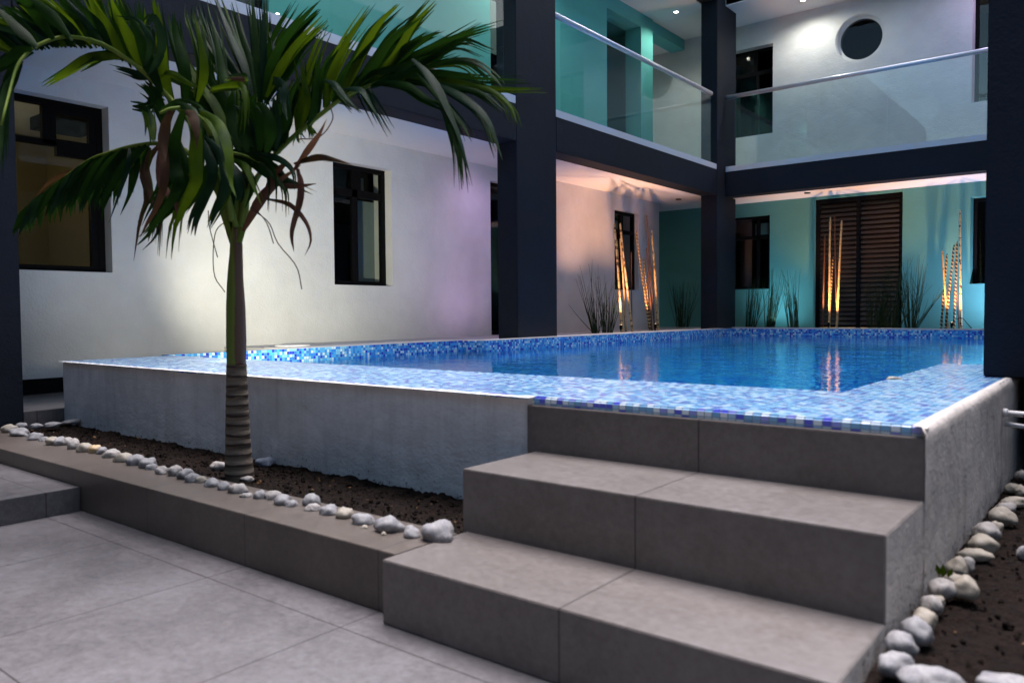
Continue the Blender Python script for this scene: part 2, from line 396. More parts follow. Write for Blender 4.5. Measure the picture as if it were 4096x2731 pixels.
def soil(name, x0, x1, y0, y1, z, nx, ny, hole=None):
    bm = bmesh.new(); g = []
    for i in range(nx+1):
        row = []
        for j in range(ny+1):
            x = x0+(x1-x0)*i/nx; y = y0+(y1-y0)*j/ny
            h = noise.noise(Vector((x*6, y*6, 1)))*.009+noise.noise(Vector((x*25, y*25, 5)))*.008+noise.noise(Vector((x*55, y*55, 5)))*.009+noise.noise(Vector((x*130, y*130, 5)))*.004
            if y > y1-.12: h += .008*abs(noise.noise(Vector((x*9, 0, 3))))*2
            row.append(bm.verts.new((x, y, z+h)))
        g.append(row)
    for i in range(nx):
        for j in range(ny): bm.faces.new((g[i][j], g[i+1][j], g[i+1][j+1], g[i][j+1])).smooth = True
    return struct(obj(name, bm, M_soil))
soil('soil', -5.44, -1.60, 1.75, 2.215, .148, 420, 50)
soil('soil', -.405, 3.0, 1.47, 3.93, .135, 330, 240)

def crumbs(x0, x1, y0, y1, z, n, sd):
    rnd = random.Random(sd); bm = bmesh.new()
    for i in range(n):
        x, y = rnd.uniform(x0, x1), rnd.uniform(y0, y1); r = rnd.uniform(.002, .0065)*(1.8 if rnd.random() < .06 else 1)
        n0 = len(bm.verts); bmesh.ops.create_icosphere(bm, subdivisions=1, radius=r, matrix=Matrix.Translation((x, y, z+r*.3)))
        bm.verts.ensure_lookup_table(); mi = 1 if rnd.random() < .05 else 0
        for v in bm.verts[n0:]: v.co += Vector((rnd.uniform(-1, 1), rnd.uniform(-1, 1), rnd.uniform(-.8, .5)))*r*.45
        for f in bm.verts[n0].link_faces: pass
        for v in bm.verts[n0:]:
            for f in v.link_faces: f.material_index = mi
    o = obj('soil_crumbs', bm, [M_soil, mat('dry_chips', (.16, .09, .045), .9, .1)]); o['kind'] = 'stuff'; return o
crumbs(-5.38, -1.64, 1.78, 2.17, .152, 1500, 1)
crumbs(-.36, .9, 1.52, 3.9, .138, 1300, 2)

# corridor floor on the left at the low level, and the raised deck round the pool
struct(box('deck', (-9, -5.46, 1.95, 4.05, .0, .25), M_floor, None, .002))
struct(box('deck', (WX, -5.605, 4.052, 6.2, .0, RIM-.003), M_grout))
struct(box('deck', (WX, -5.275, 6.202, 12.418, .0, RIM-.003), M_grout))
struct(box('deck', (WX-3, 4, 12.424, BY, .0, RIM-.003), M_grout))
struct(box('deck', (-.34, 4, 4.69, 12.42, .0, RIM-.003), M_floor))

# ------------------------------------------------------------------ swimming pool
pool = empty('swimming_pool', (-3, 7, 0))
tag(pool, 'raised swimming pool lined with blue mosaic, white rendered outside', 'pool')
def pp(o): o.parent = pool; o.matrix_parent_inverse = Matrix.Translation(pool.location).inverted(); return o
OUT = [(-5.6, 2.95), (-.83, 2.95), (-.83, 4.8), (-.35, 4.8), (-.35, 12.42), (-5.27, 12.42), (-5.27, 6.2), (-5.6, 6.2)]
bm = bmesh.new()
lo = [bm.verts.new((x, y, -.35)) for x, y in OUT]; hi = [bm.verts.new((x, y, RIM)) for x, y in OUT]
for i in range(len(OUT)):
    j = (i+1) % len(OUT); bm.faces.new((lo[j], lo[i], hi[i], hi[j]))
bm.faces.new(lo)
pp(obj('basin', bm, M_mosb))
cb = bmesh.new()
bx(cb, -5.47, -.424, 2.2205, 2.948, RIM-.026, RIM+.001); bx(cb, -.828, -.424, 2.948, 4.79, RIM-.026, RIM+.001)
bx(cb, -5.66, -5.602, 2.952, 4.05, RIM-.026, RIM+.001)
pp(obj('coping', cb, M_mos))
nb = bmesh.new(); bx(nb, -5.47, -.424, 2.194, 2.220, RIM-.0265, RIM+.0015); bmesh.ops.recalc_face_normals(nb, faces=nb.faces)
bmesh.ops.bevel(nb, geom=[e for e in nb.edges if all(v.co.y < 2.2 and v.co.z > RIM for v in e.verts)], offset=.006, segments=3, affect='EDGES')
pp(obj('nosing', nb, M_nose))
# rim lip of pale grout on the far and left edges
rb = bmesh.new()
bx(rb, -5.274, -5.40+.001, 6.21, 12.16, RIM, RIM+.010); bx(rb, -5.25, -.36, 12.424, 12.50, RIM, RIM+.022)
bx(rb, -6.0, -5.604, 4.06, 6.19, RIM-.003, RIM+.006)
pp(obj('rim_edge', rb, M_grout))
def wavy_wall(x0, x1, y0, y1, z0, z1, face, step=.02):
    """rendered wall face with a hand-made uneven surface and a chipped top edge; face 'y' looks to -Y, 'x' looks to +X"""
    bm = bmesh.new(); L_ = (x1-x0) if face == 'y' else (y1-y0); n = max(2, int(L_/step)); mz = 26
    g = []
    for i in range(n+1):
        row = []
        for k in range(mz+2):
            t = i/n; top = z1+.0022*noise.noise(Vector((t*L_*16, 7, 3)))
            z = z0+(top-z0)*min(k, mz)/mz
            w = .006*noise.noise(Vector((t*L_*2.2, z*3, 5)))+.0025*noise.noise(Vector((t*L_*17, z*17, 2)))
            rd = .010*max(0, 1-(top-z)/.015)**2
            if k == mz+1: w, rd = -.03, 0; z = z1+.0005
            if face == 'y': row.append(bm.verts.new((x0+L_*t, y0+rd-w*(1 if k <= mz else -1)*1.0, z)))
            else: row.append(bm.verts.new((x1-rd+w if k <= mz else x1-.03, y0+L_*t, z)))
        g.append(row)
    for i in range(n):
        for k in range(mz+1): bm.faces.new((g[i][k], g[i+1][k], g[i+1][k+1], g[i][k+1])).smooth = True
    return bm
pp(obj('retaining_wall', wavy_wall(-5.46, -1.645, 2.188, 0, .05, RIM, 'y'), M_plaster))
# rounded left corner and left flank
b2 = bmesh.new(); bx(b2, -5.475, -5.462, 2.20, 2.949, .0, RIM-.027); bx(b2, -5.66, -5.645, 2.95, 4.045, .0, RIM-.027); bx(b2, -5.66, -5.475, 2.93, 2.949, 0, RIM-.027); pp(obj('retaining_wall', b2, M_plaster))
b2 = bmesh.new(); bx(b2, -5.46, -.43, 2.22, 2.94, -.7, RIM-.027); bx(b2, -.82, -.43, 2.945, 4.785, -.7, RIM-.027)
pp(obj('wall_core', b2, M_plaster))
pp(obj('retaining_wall', wavy_wall(0, -.412, 2.17, 4.78, .02, RIM+.002, 'x'), M_side))
b2 = bmesh.new(); bx(b2, -.4235, -.4128, 2.1905, 2.22, 0, RIM-.004); pp(obj('wall_end', b2, M_side))
# far rim bands are the basin wall itself; water
bm = bmesh.new()
bm.faces.new([bm.verts.new((x, y, .447)) for x, y in OUT]); struct(obj('water', bm, M_water))

# ------------------------------------------------------------------ staircase
st = empty('staircase', (-1.0, 1.8, 0))
tag(st, 'three grey porcelain tiled steps climbing to the blue mosaic pool edge', 'stairs')
def sp(o): o.parent = st; o.matrix_parent_inverse = Matrix.Translation(st.location).inverted(); return o
steps = [(-1.610, 1.447, 1.80, .001, .178), (-1.625, 1.794, 2.18, .120, .370), (-1.662, 2.172, 2.19, .30, RIM-.0275)]
for x0, y0, y1, z0, z1 in steps:
    o = sp(box('step', (x0, -.4135, y0, y1, z0, z1), M_step, None, .0025)); o.data.materials.append(M_side)
    for f in o.data.polygons:
        if f.normal.x > .7: f.material_index = 1

# pebble-edge filler between step side and pool rim row of mosaic noses
bm = bmesh.new()

# ------------------------------------------------------------------ building
bld = empty('courtyard_building', (-6, 8, 0))
tag(bld, 'two-storey courtyard building with navy columns and beams round the pool', 'building')
def bp(o): o.parent = bld; o.matrix_parent_inverse = Matrix.Translation(bld.location).inverted(); return o
def bbox(name, b, m, bev=.004): return bp(box(name, b, m, None, bev))
for y0, y1 in ((1.18, 1.93), (6.90, 7.66), (12.17, 12.93)):
    bbox('column', (-5.68, FX, y0, y1, .0, 6.6), M_navy, .006)
bbox('column', (-.524, -.244, 3.93, 4.68, RIM+.002, 6.6), M_navy, .006)
bbox('column', (-.243, -.10, 3.94, 4.67, 0, 6.6), M_navy, .006)
bbox('column', (-.524, -.244, 12.17, 12.93, .55, 6.6), M_navy, .006)
for y0, y1 in ((-3, 1.178), (1.932, 6.898), (7.662, 12.168)):
    bbox('beam', (-5.68, FX, y0, y1, S1, S1T), M_navy)
bbox('beam', (-5.398, -.526, 12.50, 12.78, S1, S1T), M_navy)
bbox('beam', (-.524, -.244, 4.682, 12.168, S1, S1T), M_navy)
for y0, y1 in ((-3, 1.178), (1.932, 6.898), (7.662, 12.168)):
    bbox('roof_beam', (-5.68, FX, y0, y1, UC+.01, 6.6), M_navy)
bbox('roof_beam', (-5.398, -.526, 12.50, 12.78, UC+.01, 6.6), M_navy)
# floor slab (ceiling of the lower corridor) and roof slab
bbox('ceiling', (-9.6, -5.682, -3, 12.78, S1+.003, S1T-.02), M_ceil, 0)
bbox('ceiling', (-9.6, 3.0, 12.782, 17, S1+.003, S1T-.02), M_ceil, 0)
bbox('ceiling', (-.242, 3.0, 4.682, 12.78, S1+.003, S1T-.02), M_ceil, 0)
bbox('roof', (-9.6, -5.684, -3, 12.495, UC, 6.2), M_ceil, 0)
bbox('roof', (-9.6, 3.0, 12.50, 17, UC, 6.2), M_ceil, 0)
bbox('roof', (-.24, 3.0, 4.682, 12.495, UC, 6.2), M_ceil, 0)
# ceiling panels with shadow gaps on the upper gallery
bbox('ceiling_panel', (-6.60, -5.72, 10.2, 11.1, UC-.022, UC-.001), M_ceil, 0)

def wall(name, axis, p, u0, u1, z0, z1, rects, m, thick=.3, circ=None):
    """wall with openings. axis 'x': plane x=p looking to +X (u = y). axis 'y': plane y=p looking to -Y (u = x)."""
    bm = bmesh.new()
    def V(u, z, d): return bm.verts.new((p-d, u, z)) if axis == 'x' else bm.verts.new((u, p+d, z))
    holes = list(rects)
    if circ: cu, cz, cr = circ; holes.append((cu-cr-.12, cu+cr+.12, cz-cr-.12, cz+cr+.12))
    us = sorted({u0, u1} | {min(max(h[i], u0), u1) for h in holes for i in (0, 1)}); zs = sorted({z0, z1} | {min(max(h[i], z0), z1) for h in holes for i in (2, 3)})
    def inside(u, z): return any(h[0] < u < h[1] and h[2] < z < h[3] for h in holes)
    for a, b in zip(us, us[1:]):
        for c, d in zip(zs, zs[1:]):
            if inside((a+b)/2, (c+d)/2): continue
            bm.faces.new((V(a, c, 0), V(b, c, 0), V(b, d, 0), V(a, d, 0)))
            bm.faces.new((V(a, c, thick), V(a, d, thick), V(b, d, thick), V(b, c, thick)))
    for h in rects:
        a, b, c, d = max(h[0], u0), min(h[1], u1), max(h[2], z0), min(h[3], z1)
        for q in (((a, c), (b, c)), ((b, c), (b, d)), ((b, d), (a, d)), ((a, d), (a, c))):
            bm.faces.new((V(*q[0], 0), V(*q[1], 0), V(*q[1], thick), V(*q[0], thick)))
    for q in (((u0, z0), (u1, z0)), ((u1, z0), (u1, z1)), ((u1, z1), (u0, z1)), ((u0, z1), (u0, z0))):
        bm.faces.new((V(*q[0], 0), V(*q[1], 0), V(*q[1], thick), V(*q[0], thick)))
    if circ:
        n = 64; h = holes[-1]; R_ = cr+.12
        for k in range(n):
            t0, t1 = 2*math.pi*k/n, 2*math.pi*(k+1)/n
            def sq(t):
                c_, s_ = math.cos(t), math.sin(t); w = R_/max(abs(c_), abs(s_)); return cu+c_*w, cz+s_*w
            ci = lambda t, r: (cu+r*math.cos(t), cz+r*math.sin(t))
            bm.faces.new((V(*ci(t0, cr), 0), V(*sq(t0), 0), V(*sq(t1), 0), V(*ci(t1, cr), 0)))
            f = bm.faces.new((V(*ci(t0, cr), 0), V(*ci(t1, cr), 0), V(*ci(t1, cr*.985), .10), V(*ci(t0, cr*.985), .10))); f.smooth = True
            bm.faces.new((V(*ci(t0, cr*.985), .10), V(*ci(t1, cr*.985), .10), V(*ci(t1, cr*.86), .10), V(*ci(t0, cr*.86), .10)))
            bm.faces.new((V(*ci(t0, cr*.86), .10), V(*ci(t1, cr*.86), .10), V(*ci(t1, cr*.86), .2), V(*ci(t0, cr*.86), .2)))
    bmesh.ops.remove_doubles(bm, verts=bm.verts, dist=.0005)
    bmesh.ops.recalc_face_normals(bm, faces=bm.faces)
    return bp(obj(name, bm, m))

def window(axis, p, u0, u1, z0, z1, depth, bars, panes, room, name='window', extra=None, fw=.05, roomd=1.6, back=None):
    """frame recessed by depth; bars = list of (u0,u1,z0,z1); panes = list of rects; room = wall colour behind"""
    def B(bm, a, b, c, d, n0, n1, mi=0):
        if axis == 'x': bx(bm, p-n1, p-n0, a, b, c, d, mi)
        else: bx(bm, a, b, p+n0, p+n1, c, d, mi)
    f = bmesh.new()
    e = .001
    B(f, u0+e, u0+fw, z0+e, z1-e, depth, depth+.06); B(f, u1-fw, u1-e, z0+e, z1-e, depth, depth+.06)
    B(f, u0+fw, u1-fw, z0+e, z0+fw, depth+.002, depth+.058); B(f, u0+fw, u1-fw, z1-fw, z1-e, depth+.002, depth+.058)
    for b in bars: B(f, *b, depth+.006, depth+.054)
    bmesh.ops.recalc_face_normals(f, faces=f.faces)
    w = bp(obj(name, f, M_black))
    for q in panes:
        g = bmesh.new(); B(g, *q, depth+.026, depth+.032)
        bmesh.ops.recalc_face_normals(g, faces=g.faces); o = obj('pane', g, M_pane, w)
    if room is not None:
        r = bmesh.new(); B(r, u0-.5, u1+.5, z0-.5, z1+.25, depth+.17, depth+roomd)
        # open the side that faces the window
        bmesh.ops.recalc_face_normals(r, faces=r.faces)
        nrm = Vector((1, 0, 0)) if axis == 'x' else Vector((0, -1, 0))
        bmesh.ops.delete(r, geom=[q for q in r.faces if q.normal.dot(nrm) > .9], context='FACES')
        obj('room', r, room, w)
    if extra:
        for nm, rect, n0, n1, mm in extra:
            g = bmesh.new(); B(g, *rect, n0, n1); bmesh.ops.recalc_face_normals(g, faces=g.faces); obj(nm, g, mm, w)
    return w

# --- left wing, ground floor wall (white)
LW = [(1.2, 3.055, 1.20, 2.55), (5.345, 6.17, 1.155, 2.46), (7.90, 8.85, RIM-.004, 2.56), (11.0, 11.777, 1.205, 2.49)]
wall('wall', 'x', WX, -3, 12.46, .25, S1+.002, LW, M_white)
bbox('skirting', (WX+.001, WX+.014, 1.96, 4.04, .252, .368), M_black, 0)
w1 = window('x', WX, 1.2, 3.055, 1.20, 2.55, .115, [(2.60, 2.70, 2.20, 2.50), (2.95, 3.005, 1.25, 2.50), (1.25, 2.70, 2.19, 2.235), (2.70, 2.95, 2.12, 2.25), (2.70, 2.95, 2.45, 2.50)],
       [(1.25, 2.60, 2.235, 2.5), (2.70, 2.95, 2.25, 2.45), (1.25, 2.95, 1.25, 2.19)], M_tan, roomd=2.4)
window('x', WX, 5.345, 6.17, 1.155, 2.46, .11, [(5.395, 6.12, 2.12, 2.20), (5.70, 5.77, 1.205, 2.41), (5.77, 5.82, 2.20, 2.41)],
       [(5.395, 5.70, 1.205, 2.12), (5.77, 6.12, 1.205, 2.12), (5.395, 5.7, 2.2, 2.41), (5.82, 6.12, 2.2, 2.41)], M_dark,
       extra=[('curtain', (5.90, 6.5, 1.2, 2.12), .30, .32, M_curtain), ('blind', (5.84, 6.02, 2.22, 2.38), .30, .305, M_curtain)])
d1 = window('x', WX, 7.90, 8.85, RIM-.003, 2.56, .09, [(8.35, 8.40, .61, 2.5)], [(7.95, 8.35, .61, 2.5), (8.4, 8.8, .61, 2.5)], M_dark, name='door')
window('x', WX, 11.0, 11.777, 1.205, 2.49, .08, [(11.05, 11.727, 2.13, 2.19), (11.32, 11.37, 1.255, 2.44)],
       [(11.05, 11.32, 1.255, 2.13), (11.37, 11.727, 1.255, 2.13), (11.05, 11.727, 2.19, 2.44)], M_dark,
       extra=[('blind', (11.34, 11.6, 2.22, 2.38), .30, .305, M_curtain)])
# end of the white wall turns back; green passage behind it
bbox('wall', (-6.92, -6.0-.62, 12.462, 12.50, .25, S1+.002), M_white, 0)
# --- left wing, upper floor wall (teal)
wall('wall', 'x', WX, -3, 12.28, S1T-.02, UC-.001, [(3.6, 4.6, S1T-.02, 5.3), (7.93, 9.0, S1T-.02, 5.45), (10.78, 11.87, S1T-.02, 5.61)], M_teal)
window('x', WX, 7.93, 9.0, S1T-.018, 5.45, .10, [(8.4, 8.47, 3.2, 5.4)], [(7.98, 8.4, 3.2, 5.4), (8.47, 8.95, 3.2, 5.4)], M_dark, name='door',
       extra=[('curtain', (8.0, 8.32, 4.3, 5.0), .2, .205, M_curtain)])
window('x', WX, 3.6, 4.6, S1T-.018, 5.3, .10, [], [(3.65, 4.55, 3.2, 5.25)], M_dark, name='door')
# deep doorway recess (dark passage)
r = bmesh.new(); bx(r, -8.6, WX-.3, 10.5, 12.1, S1T-.02, 5.62); bmesh.ops.recalc_face_normals(r, faces=r.faces)
bmesh.ops.delete(r, geom=[q for q in r.faces if q.normal.x > .9], context='FACES'); bp(obj('passage', r, M_tealdk))
# bulkhead beam under the upper ceiling
bbox('bulkhead', (-6.92, WX-.03, 12.282, BY-.002, 5.655, UC-.002), M_teal, 0)
bbox('bulkhead', (-9.0, -6.93, 12.30, BY-.002, 5.68, UC-.002), M_ceil, 0)
# --- back wing, ground floor (green) and upper (white)
GW = [(-5.84, -5.04, 1.225, 2.505), (-4.292, -2.93, RIM-.004, 2.70), (-2.0, -1.0, 1.223, 2.523)]
wall('wall', 'y', BY, -9.5, 3, .25, S1+.002, GW, M_tealdk)
UW = [(-5.8, -5.0, 3.905, 5.43), (-2.008, -1.0, 3.91, 5.9)]
wall('wall', 'y', BY, -9.5, 3, S1T-.02, UC-.001, [(-5.8, -5.0, 3.905, 5.43), (-2.008, -1.0, 3.91, 5.80)], M_white, circ=(-3.595, 5.215, .375))
window('y', BY, -5.84, -5.04, 1.225, 2.505, .07, [(-5.79, -5.09, 2.10, 2.16), (-5.30, -5.25, 1.275, 2.455)],
       [(-5.79, -5.30, 1.275, 2.10), (-5.25, -5.09, 1.275, 2.10), (-5.79, -5.09, 2.16, 2.455)], M_dark,
       extra=[('blind', (-5.42, -5.12, 2.2, 2.4), .30, .305, M_curtain)])
window('y', BY, -2.0, -1.0, 1.223, 2.523, .26, [(-1.5, -1.45, 1.27, 2.47)], [(-1.95, -1.5, 1.27, 2.47), (-1.45, -1.05, 1.27, 2.47)], M_dark, roomd=1.8)
window('y', BY, -5.8, -5.0, 3.905, 5.43, .16, [(-5.75, -5.05, 4.98, 5.05), (-5.40, -5.34, 5.05, 5.38), (-5.36, -5.31, 3.955, 4.98)],
       [(-5.75, -5.36, 3.955, 4.98), (-5.31, -5.05, 3.955, 4.98), (-5.75, -5.40, 5.05, 5.38), (-5.34, -5.05, 5.05, 5.38)], M_dark)
window('y', BY, -2.008, -1.0, 3.91, 5.80, .26, [(-1.55, -1.5, 3.96, 5.75)], [(-1.96, -1.55, 3.96, 5.75), (-1.5, -1.05, 3.96, 5.75)], M_dark, roomd=1.8)
# round window pane
bm = bmesh.new(); bmesh.ops.create_cone(bm, cap_ends=True, segments=64, radius1=.34, radius2=.34, depth=.006, matrix=Matrix.Translation((-3.595, BY+.13, 5.215)) @ Matrix.Rotation(math.pi/2, 4, 'X'))
rw = bp(obj('round_window', bm, glass_mat('dark_round_pane', (.6, .65, .7), .2)))
bm = bmesh.new(); bx(bm, -4.3, -2.9, BY+.3, BY+1.5, 4.4, 5.82); bmesh.ops.recalc_face_normals(bm, faces=bm.faces)
bmesh.ops.delete(bm, geom=[q for q in bm.faces if q.normal.y < -.9], context='FACES'); obj('room', bm, mat('dim_room', (.008, .009, .014), .9, .1), rw)
# louvred double door
def louvre():
    f = bmesh.new(); a, b, z0, z1 = -4.291, -2.931, RIM-.003, 2.698
    for u0, u1, c, d in ((a, a+.07, z0, z1), (b-.07, b, z0, z1), (a+.07, b-.07, z1-.07, z1), (-3.645, -3.575, z0, z1-.07)):
        bx(f, u0, u1, BY+.10, BY+.16, c, d)
    bmesh.ops.recalc_face_normals(f, faces=f.faces)
    w = bp(obj('louvred_door', f, M_black))
    s = bmesh.new()
    for u0, u1 in ((a+.07, -3.645), (-3.575, b-.07)):
        k = 0; z = z0+.05
        while z < z1-.12:
            q = [s.verts.new(v) for v in ((u0, BY+.105, z), (u1, BY+.105, z), (u1, BY+.15, z+.085), (u0, BY+.15, z+.085), (u0, BY+.113, z-.004), (u1, BY+.113, z-.004), (u1, BY+.158, z+.081), (u0, BY+.158, z+.081))]
            for i in ((0, 1, 2, 3), (7, 6, 5, 4), (0, 4, 5, 1), (3, 2, 6, 7)): s.faces.new([q[j] for j in i])
            z += .078
    obj('slats', s, M_brown, w)
    r = bmesh.new(); bx(r, a-.1, b+.1, BY+.31, BY+1.2, z0, z1); bmesh.ops.recalc_face_normals(r, faces=r.faces)
    bmesh.ops.delete(r, geom=[q for q in r.faces if q.normal.y < -.9], context='FACES'); obj('room', r, M_dark, w)
louvre()
# right wing (behind the near column) and the wing behind the camera
wall('wall', 'x', 3.0, 3.0, BY, 0, UC, [], M_white)
bp(box('wall', (1.35, 1.6, 4.7, 12.4, .0, UC-.01), M_white))
bbox('wall', (-12, 9, -4.3, -4.0, 0, 6.0), M_navy, 0)
bbox('wall', (6.4, 6.7, -3.99, 3.9, 0, 4.4), M_white, 0)

# ------------------------------------------------------------------ glass balustrades
def balustrade(axis, p, u0, u1, cuts, rz, label, ends=(1, 1), rail=(0, 0)):
    def B(bm, a, b, c, d, n0, n1):
        if axis == 'x': bx(bm, p+n0, p+n1, a, b, c, d)
        else: bx(bm, a, b, p-n1, p-n0, c, d)
    root = empty('glass_balustrade', (p, (u0+u1)/2, S1T) if axis == 'x' else ((u0+u1)/2, p, S1T))
    inv = Matrix.Translation(root.location).inverted()
    def add_(n, bm, m):
        bmesh.ops.recalc_face_normals(bm, faces=bm.faces); o = obj(n, bm, m, root); o.matrix_parent_inverse = inv; return o
    b = bmesh.new(); B(b, u0, u1, S1T+.001, S1T+.085, -.035, .032); add_('base_channel', b, M_curbw)
    cs = [u0+.14]+list(cuts)+[u1-.16]
    for a, c in zip(cs, cs[1:]):
        b = bmesh.new(); B(b, a+.005, c-.005, S1T+.086, rz-.03, -.006, .006); add_('glass_panel', b, M_glass)
    b = bmesh.new()
    q = [(p, u, rz) if axis == 'x' else (u, p, rz) for u in (u0+rail[0], u1-rail[1])]
    tube(b, [q[0], (Vector(q[0])+Vector(q[1]))/2, q[1]], .033, 20); add_('handrail', b, M_steel)
    tag(root, label, 'balustrade', 'glass balustrades of the upper gallery')
balustrade('x', -5.437, 7.665, 12.165, [9.80], 4.33, 'glass balustrade with silver handrail between the middle and corner navy columns', rail=(0, .14))
balustrade('x', -5.437, 1.94, 6.895, [4.40], 4.33, 'glass balustrade above and behind the palm crown at the upper left')
balustrade('y', 12.535, -5.395, -.53, [-2.93], 4.36, 'glass balustrade in front of the round window on the back gallery', rail=(-.0, 0))
balustrade('x', -.49, 4.69, 12.16, [8.4], 4.33, 'glass balustrade of the gallery over the right side of the pool')

# ------------------------------------------------------------------ light fittings and lamps
LS = .325
def lamp(kind, loc, energy, col, **kw):
    l = bpy.data.lights.new(kind+'_light', 'SPOT' if 'aim' in kw else 'POINT'); l.energy = energy*LS; l.color = col
    l.shadow_soft_size = kw.get('size', .03)
    o = bpy.data.objects.new(kind+'_light', l); C.objects.link(o); o.location = loc
    if 'aim' in kw:
        l.spot_size = math.radians(kw['ang']); l.spot_blend = kw.get('blend', .8)
        d = Vector(kw['aim'])-Vector(loc); o.rotation_euler = d.to_track_quat('-Z', 'Y').to_euler()
    if 'parent' in kw: o.parent = kw['parent']; o.matrix_parent_inverse = Matrix.Translation(kw['parent'].location).inverted()
    return o
def ring(bm, c, r0, r1, z0, z1, n=24):
    a = []
    for k in range(n):
        t = 2*math.pi*k/n; a.append([bm.verts.new((c[0]+r*math.cos(t), c[1]+r*math.sin(t), z)) for r, z in ((r0, z0), (r1, z0), (r1, z1), (r0, z1))])
    for k in range(n):
        for i in range(4): bm.faces.new((a[k][i], a[(k+1) % n][i], a[(k+1) % n][(i+1) % 4], a[k][(i+1) % 4]))
def downlight(x, y, z, lit, label, aim=None, e=0, col=(1, .93, .8), ang=100):
    root = empty('ceiling_downlight', (x, y, z)); inv = Matrix.Translation(root.location).inverted()
    b = bmesh.new(); ring(b, (x, y), .036, .05, z-.012, z-.001); bmesh.ops.recalc_face_normals(b, faces=b.faces)
    o = obj('trim_ring', b, M_black if not lit else M_curbw, root); o.matrix_parent_inverse = inv
    b = bmesh.new(); bmesh.ops.create_cone(b, cap_ends=True, segments=24, radius1=.035, radius2=.035, depth=.006, matrix=Matrix.Translation((x, y, z-.006)))
    o = obj('lens', b, M_lamp if lit else M_black, root); o.matrix_parent_inverse = inv
    tag(root, label, 'ceiling light')
    if e: lamp('downlight', (x, y, z-.03), e, col, aim=aim or (x, y, 0), ang=ang, blend=.7, size=.03, parent=root)
downlight(-6.137, 12.188, UC, True, 'lit round downlight in the upper gallery ceiling beside the corner navy column', e=34, ang=150, col=(.95, 1, .85))
downlight(-4.326, 13.042, UC, True, 'lit downlight at the top edge above the round window', e=34, aim=(-4.1, 12.9, 2.0), ang=165, col=(1, 1, .90))
downlight(-6.15, 4.65, UC, True, 'lit downlight in the upper left gallery ceiling behind the palm leaves', e=70, ang=150, col=(.9, 1, .9))
downlight(-6.15, 8.3, UC, True, 'lit downlight in the gallery ceiling behind the middle navy column', e=70, ang=150, col=(.9, 1, .9))
downlight(-1.2, 13.0, UC, True, 'violet-lit downlight above the back gallery window by the near column', e=40, aim=(-1.9, 13.5, 4.6), ang=120, col=(.75, .6, 1))
downlight(-6.12, 12.244, S1+.003, False, 'unlit dark downlight in the lower corridor ceiling over the green passage')
downlight(-4.221, 12.99, S1+.003, False, 'unlit dark downlight in the ceiling left of the louvred door')
downlight(.4, 8.0, UC, True, 'lit downlight in the right gallery ceiling', e=40, ang=150)

def uplight(loc, aim, e, col, ang, label, size=.03, r=.03, blend=.8, mate=None):
    root = empty('garden_spotlight', loc); inv = Matrix.Translation(root.location).inverted()
    d = (Vector(aim)-Vector(loc)).normalized(); L0 = Vector(loc)
    b = bmesh.new(); tube(b, [L0-d*.03, L0+d*.02, L0+d*.035], [r*.8, r, r], 16)
    o = obj('lamp_head', b, M_black, root); o.matrix_parent_inverse = inv
    b = bmesh.new(); tube(b, [L0+d*.0345, L0+d*.0365], r*.8, 16); o = obj('lens', b, mate or M_lampw, root); o.matrix_parent_inverse = inv
    b = bmesh.new(); tube(b, [(L0.x, L0.y, loc[2]-.06), (L0.x, L0.y, loc[2])], .008, 8); o = obj('stake', b, M_black, root); o.matrix_parent_inverse = inv
    tag(root, label, 'spotlight', 'garden spotlights round the pool')
    lamp('spotlight', L0+d*.045, e, col, aim=aim, ang=ang, blend=blend, size=size, parent=root)
uplight((-4.26, 2.66, .615), (WX, 4.85, 1.45), 300, (1, .95, .74), 58, 'small black spotlight on the mosaic coping hidden behind the palm trunk', blend=1.0)
uplight((-5.85, 7.35, .62), (WX, 7.1, 2.0), 11, (.80, .50, 1.0), 165, 'small spotlight behind the base of the middle navy column throwing violet light', size=.22, blend=1)
uplight((-5.74, 9.70, .625), (-5.80, 9.76, 2.0), 125, (1, .52, .33), 100, 'warm spotlight at the foot of the bamboo poles by the white wall', size=.02, r=.022)
uplight((-5.62, 10.5, .625), (-5.83, 10.75, 2.2), 75, (1, .50, .26), 90, 'warm spotlight at the foot of the striped bamboo poles', size=.02, r=.02)
uplight((-3.77, 12.64, .625), (-3.8, 12.95, 2.0), 120, (1, .50, .24), 100, 'warm spotlight at the foot of the bamboo before the louvred door', size=.015, r=.02)
uplight((-2.08, 12.64, .625), (-2.05, 12.95, 2.0), 110, (1, .50, .24), 100, 'warm spotlight at the foot of the bamboo nearest the right column', size=.015, r=.02)
uplight((-1.25, 12.9, .63), (-2.1, BY, 1.9), 150, (.45, .62, 1.0), 150, 'small spotlight throwing blue light on the green wall at the right', size=.04, blend=1)
uplight((-4.75, 12.95, .63), (-4.7, BY, 1.5), 45, (.42, .75, 1.0), 160, 'small spotlight throwing teal light below the dark window', size=.04, blend=1)
lamp('spotlight', (-6.0, 7.55, 2.66), 14, (.8, .5, 1.0), aim=(WX, 7.4, 1.0), ang=160, blend=1, size=.2)  # added violet lamp without a fitting, carries the wash up the wall
lamp('spotlight', (-4.30, 2.64, .66), 55, (1, .94, .80), aim=(WX, 4.4, 1.4), ang=105, blend=1, size=.06)  # added fill lamp without a fitting, widens the warm wash on the left wall
lamp('room', (-8.0, 2.0, 2.1), 4.5, (1, .88, .55), size=.15)
lamp('room', (-8.0, 3.0, 4.9), 6, (1, .9, .7), size=.15)

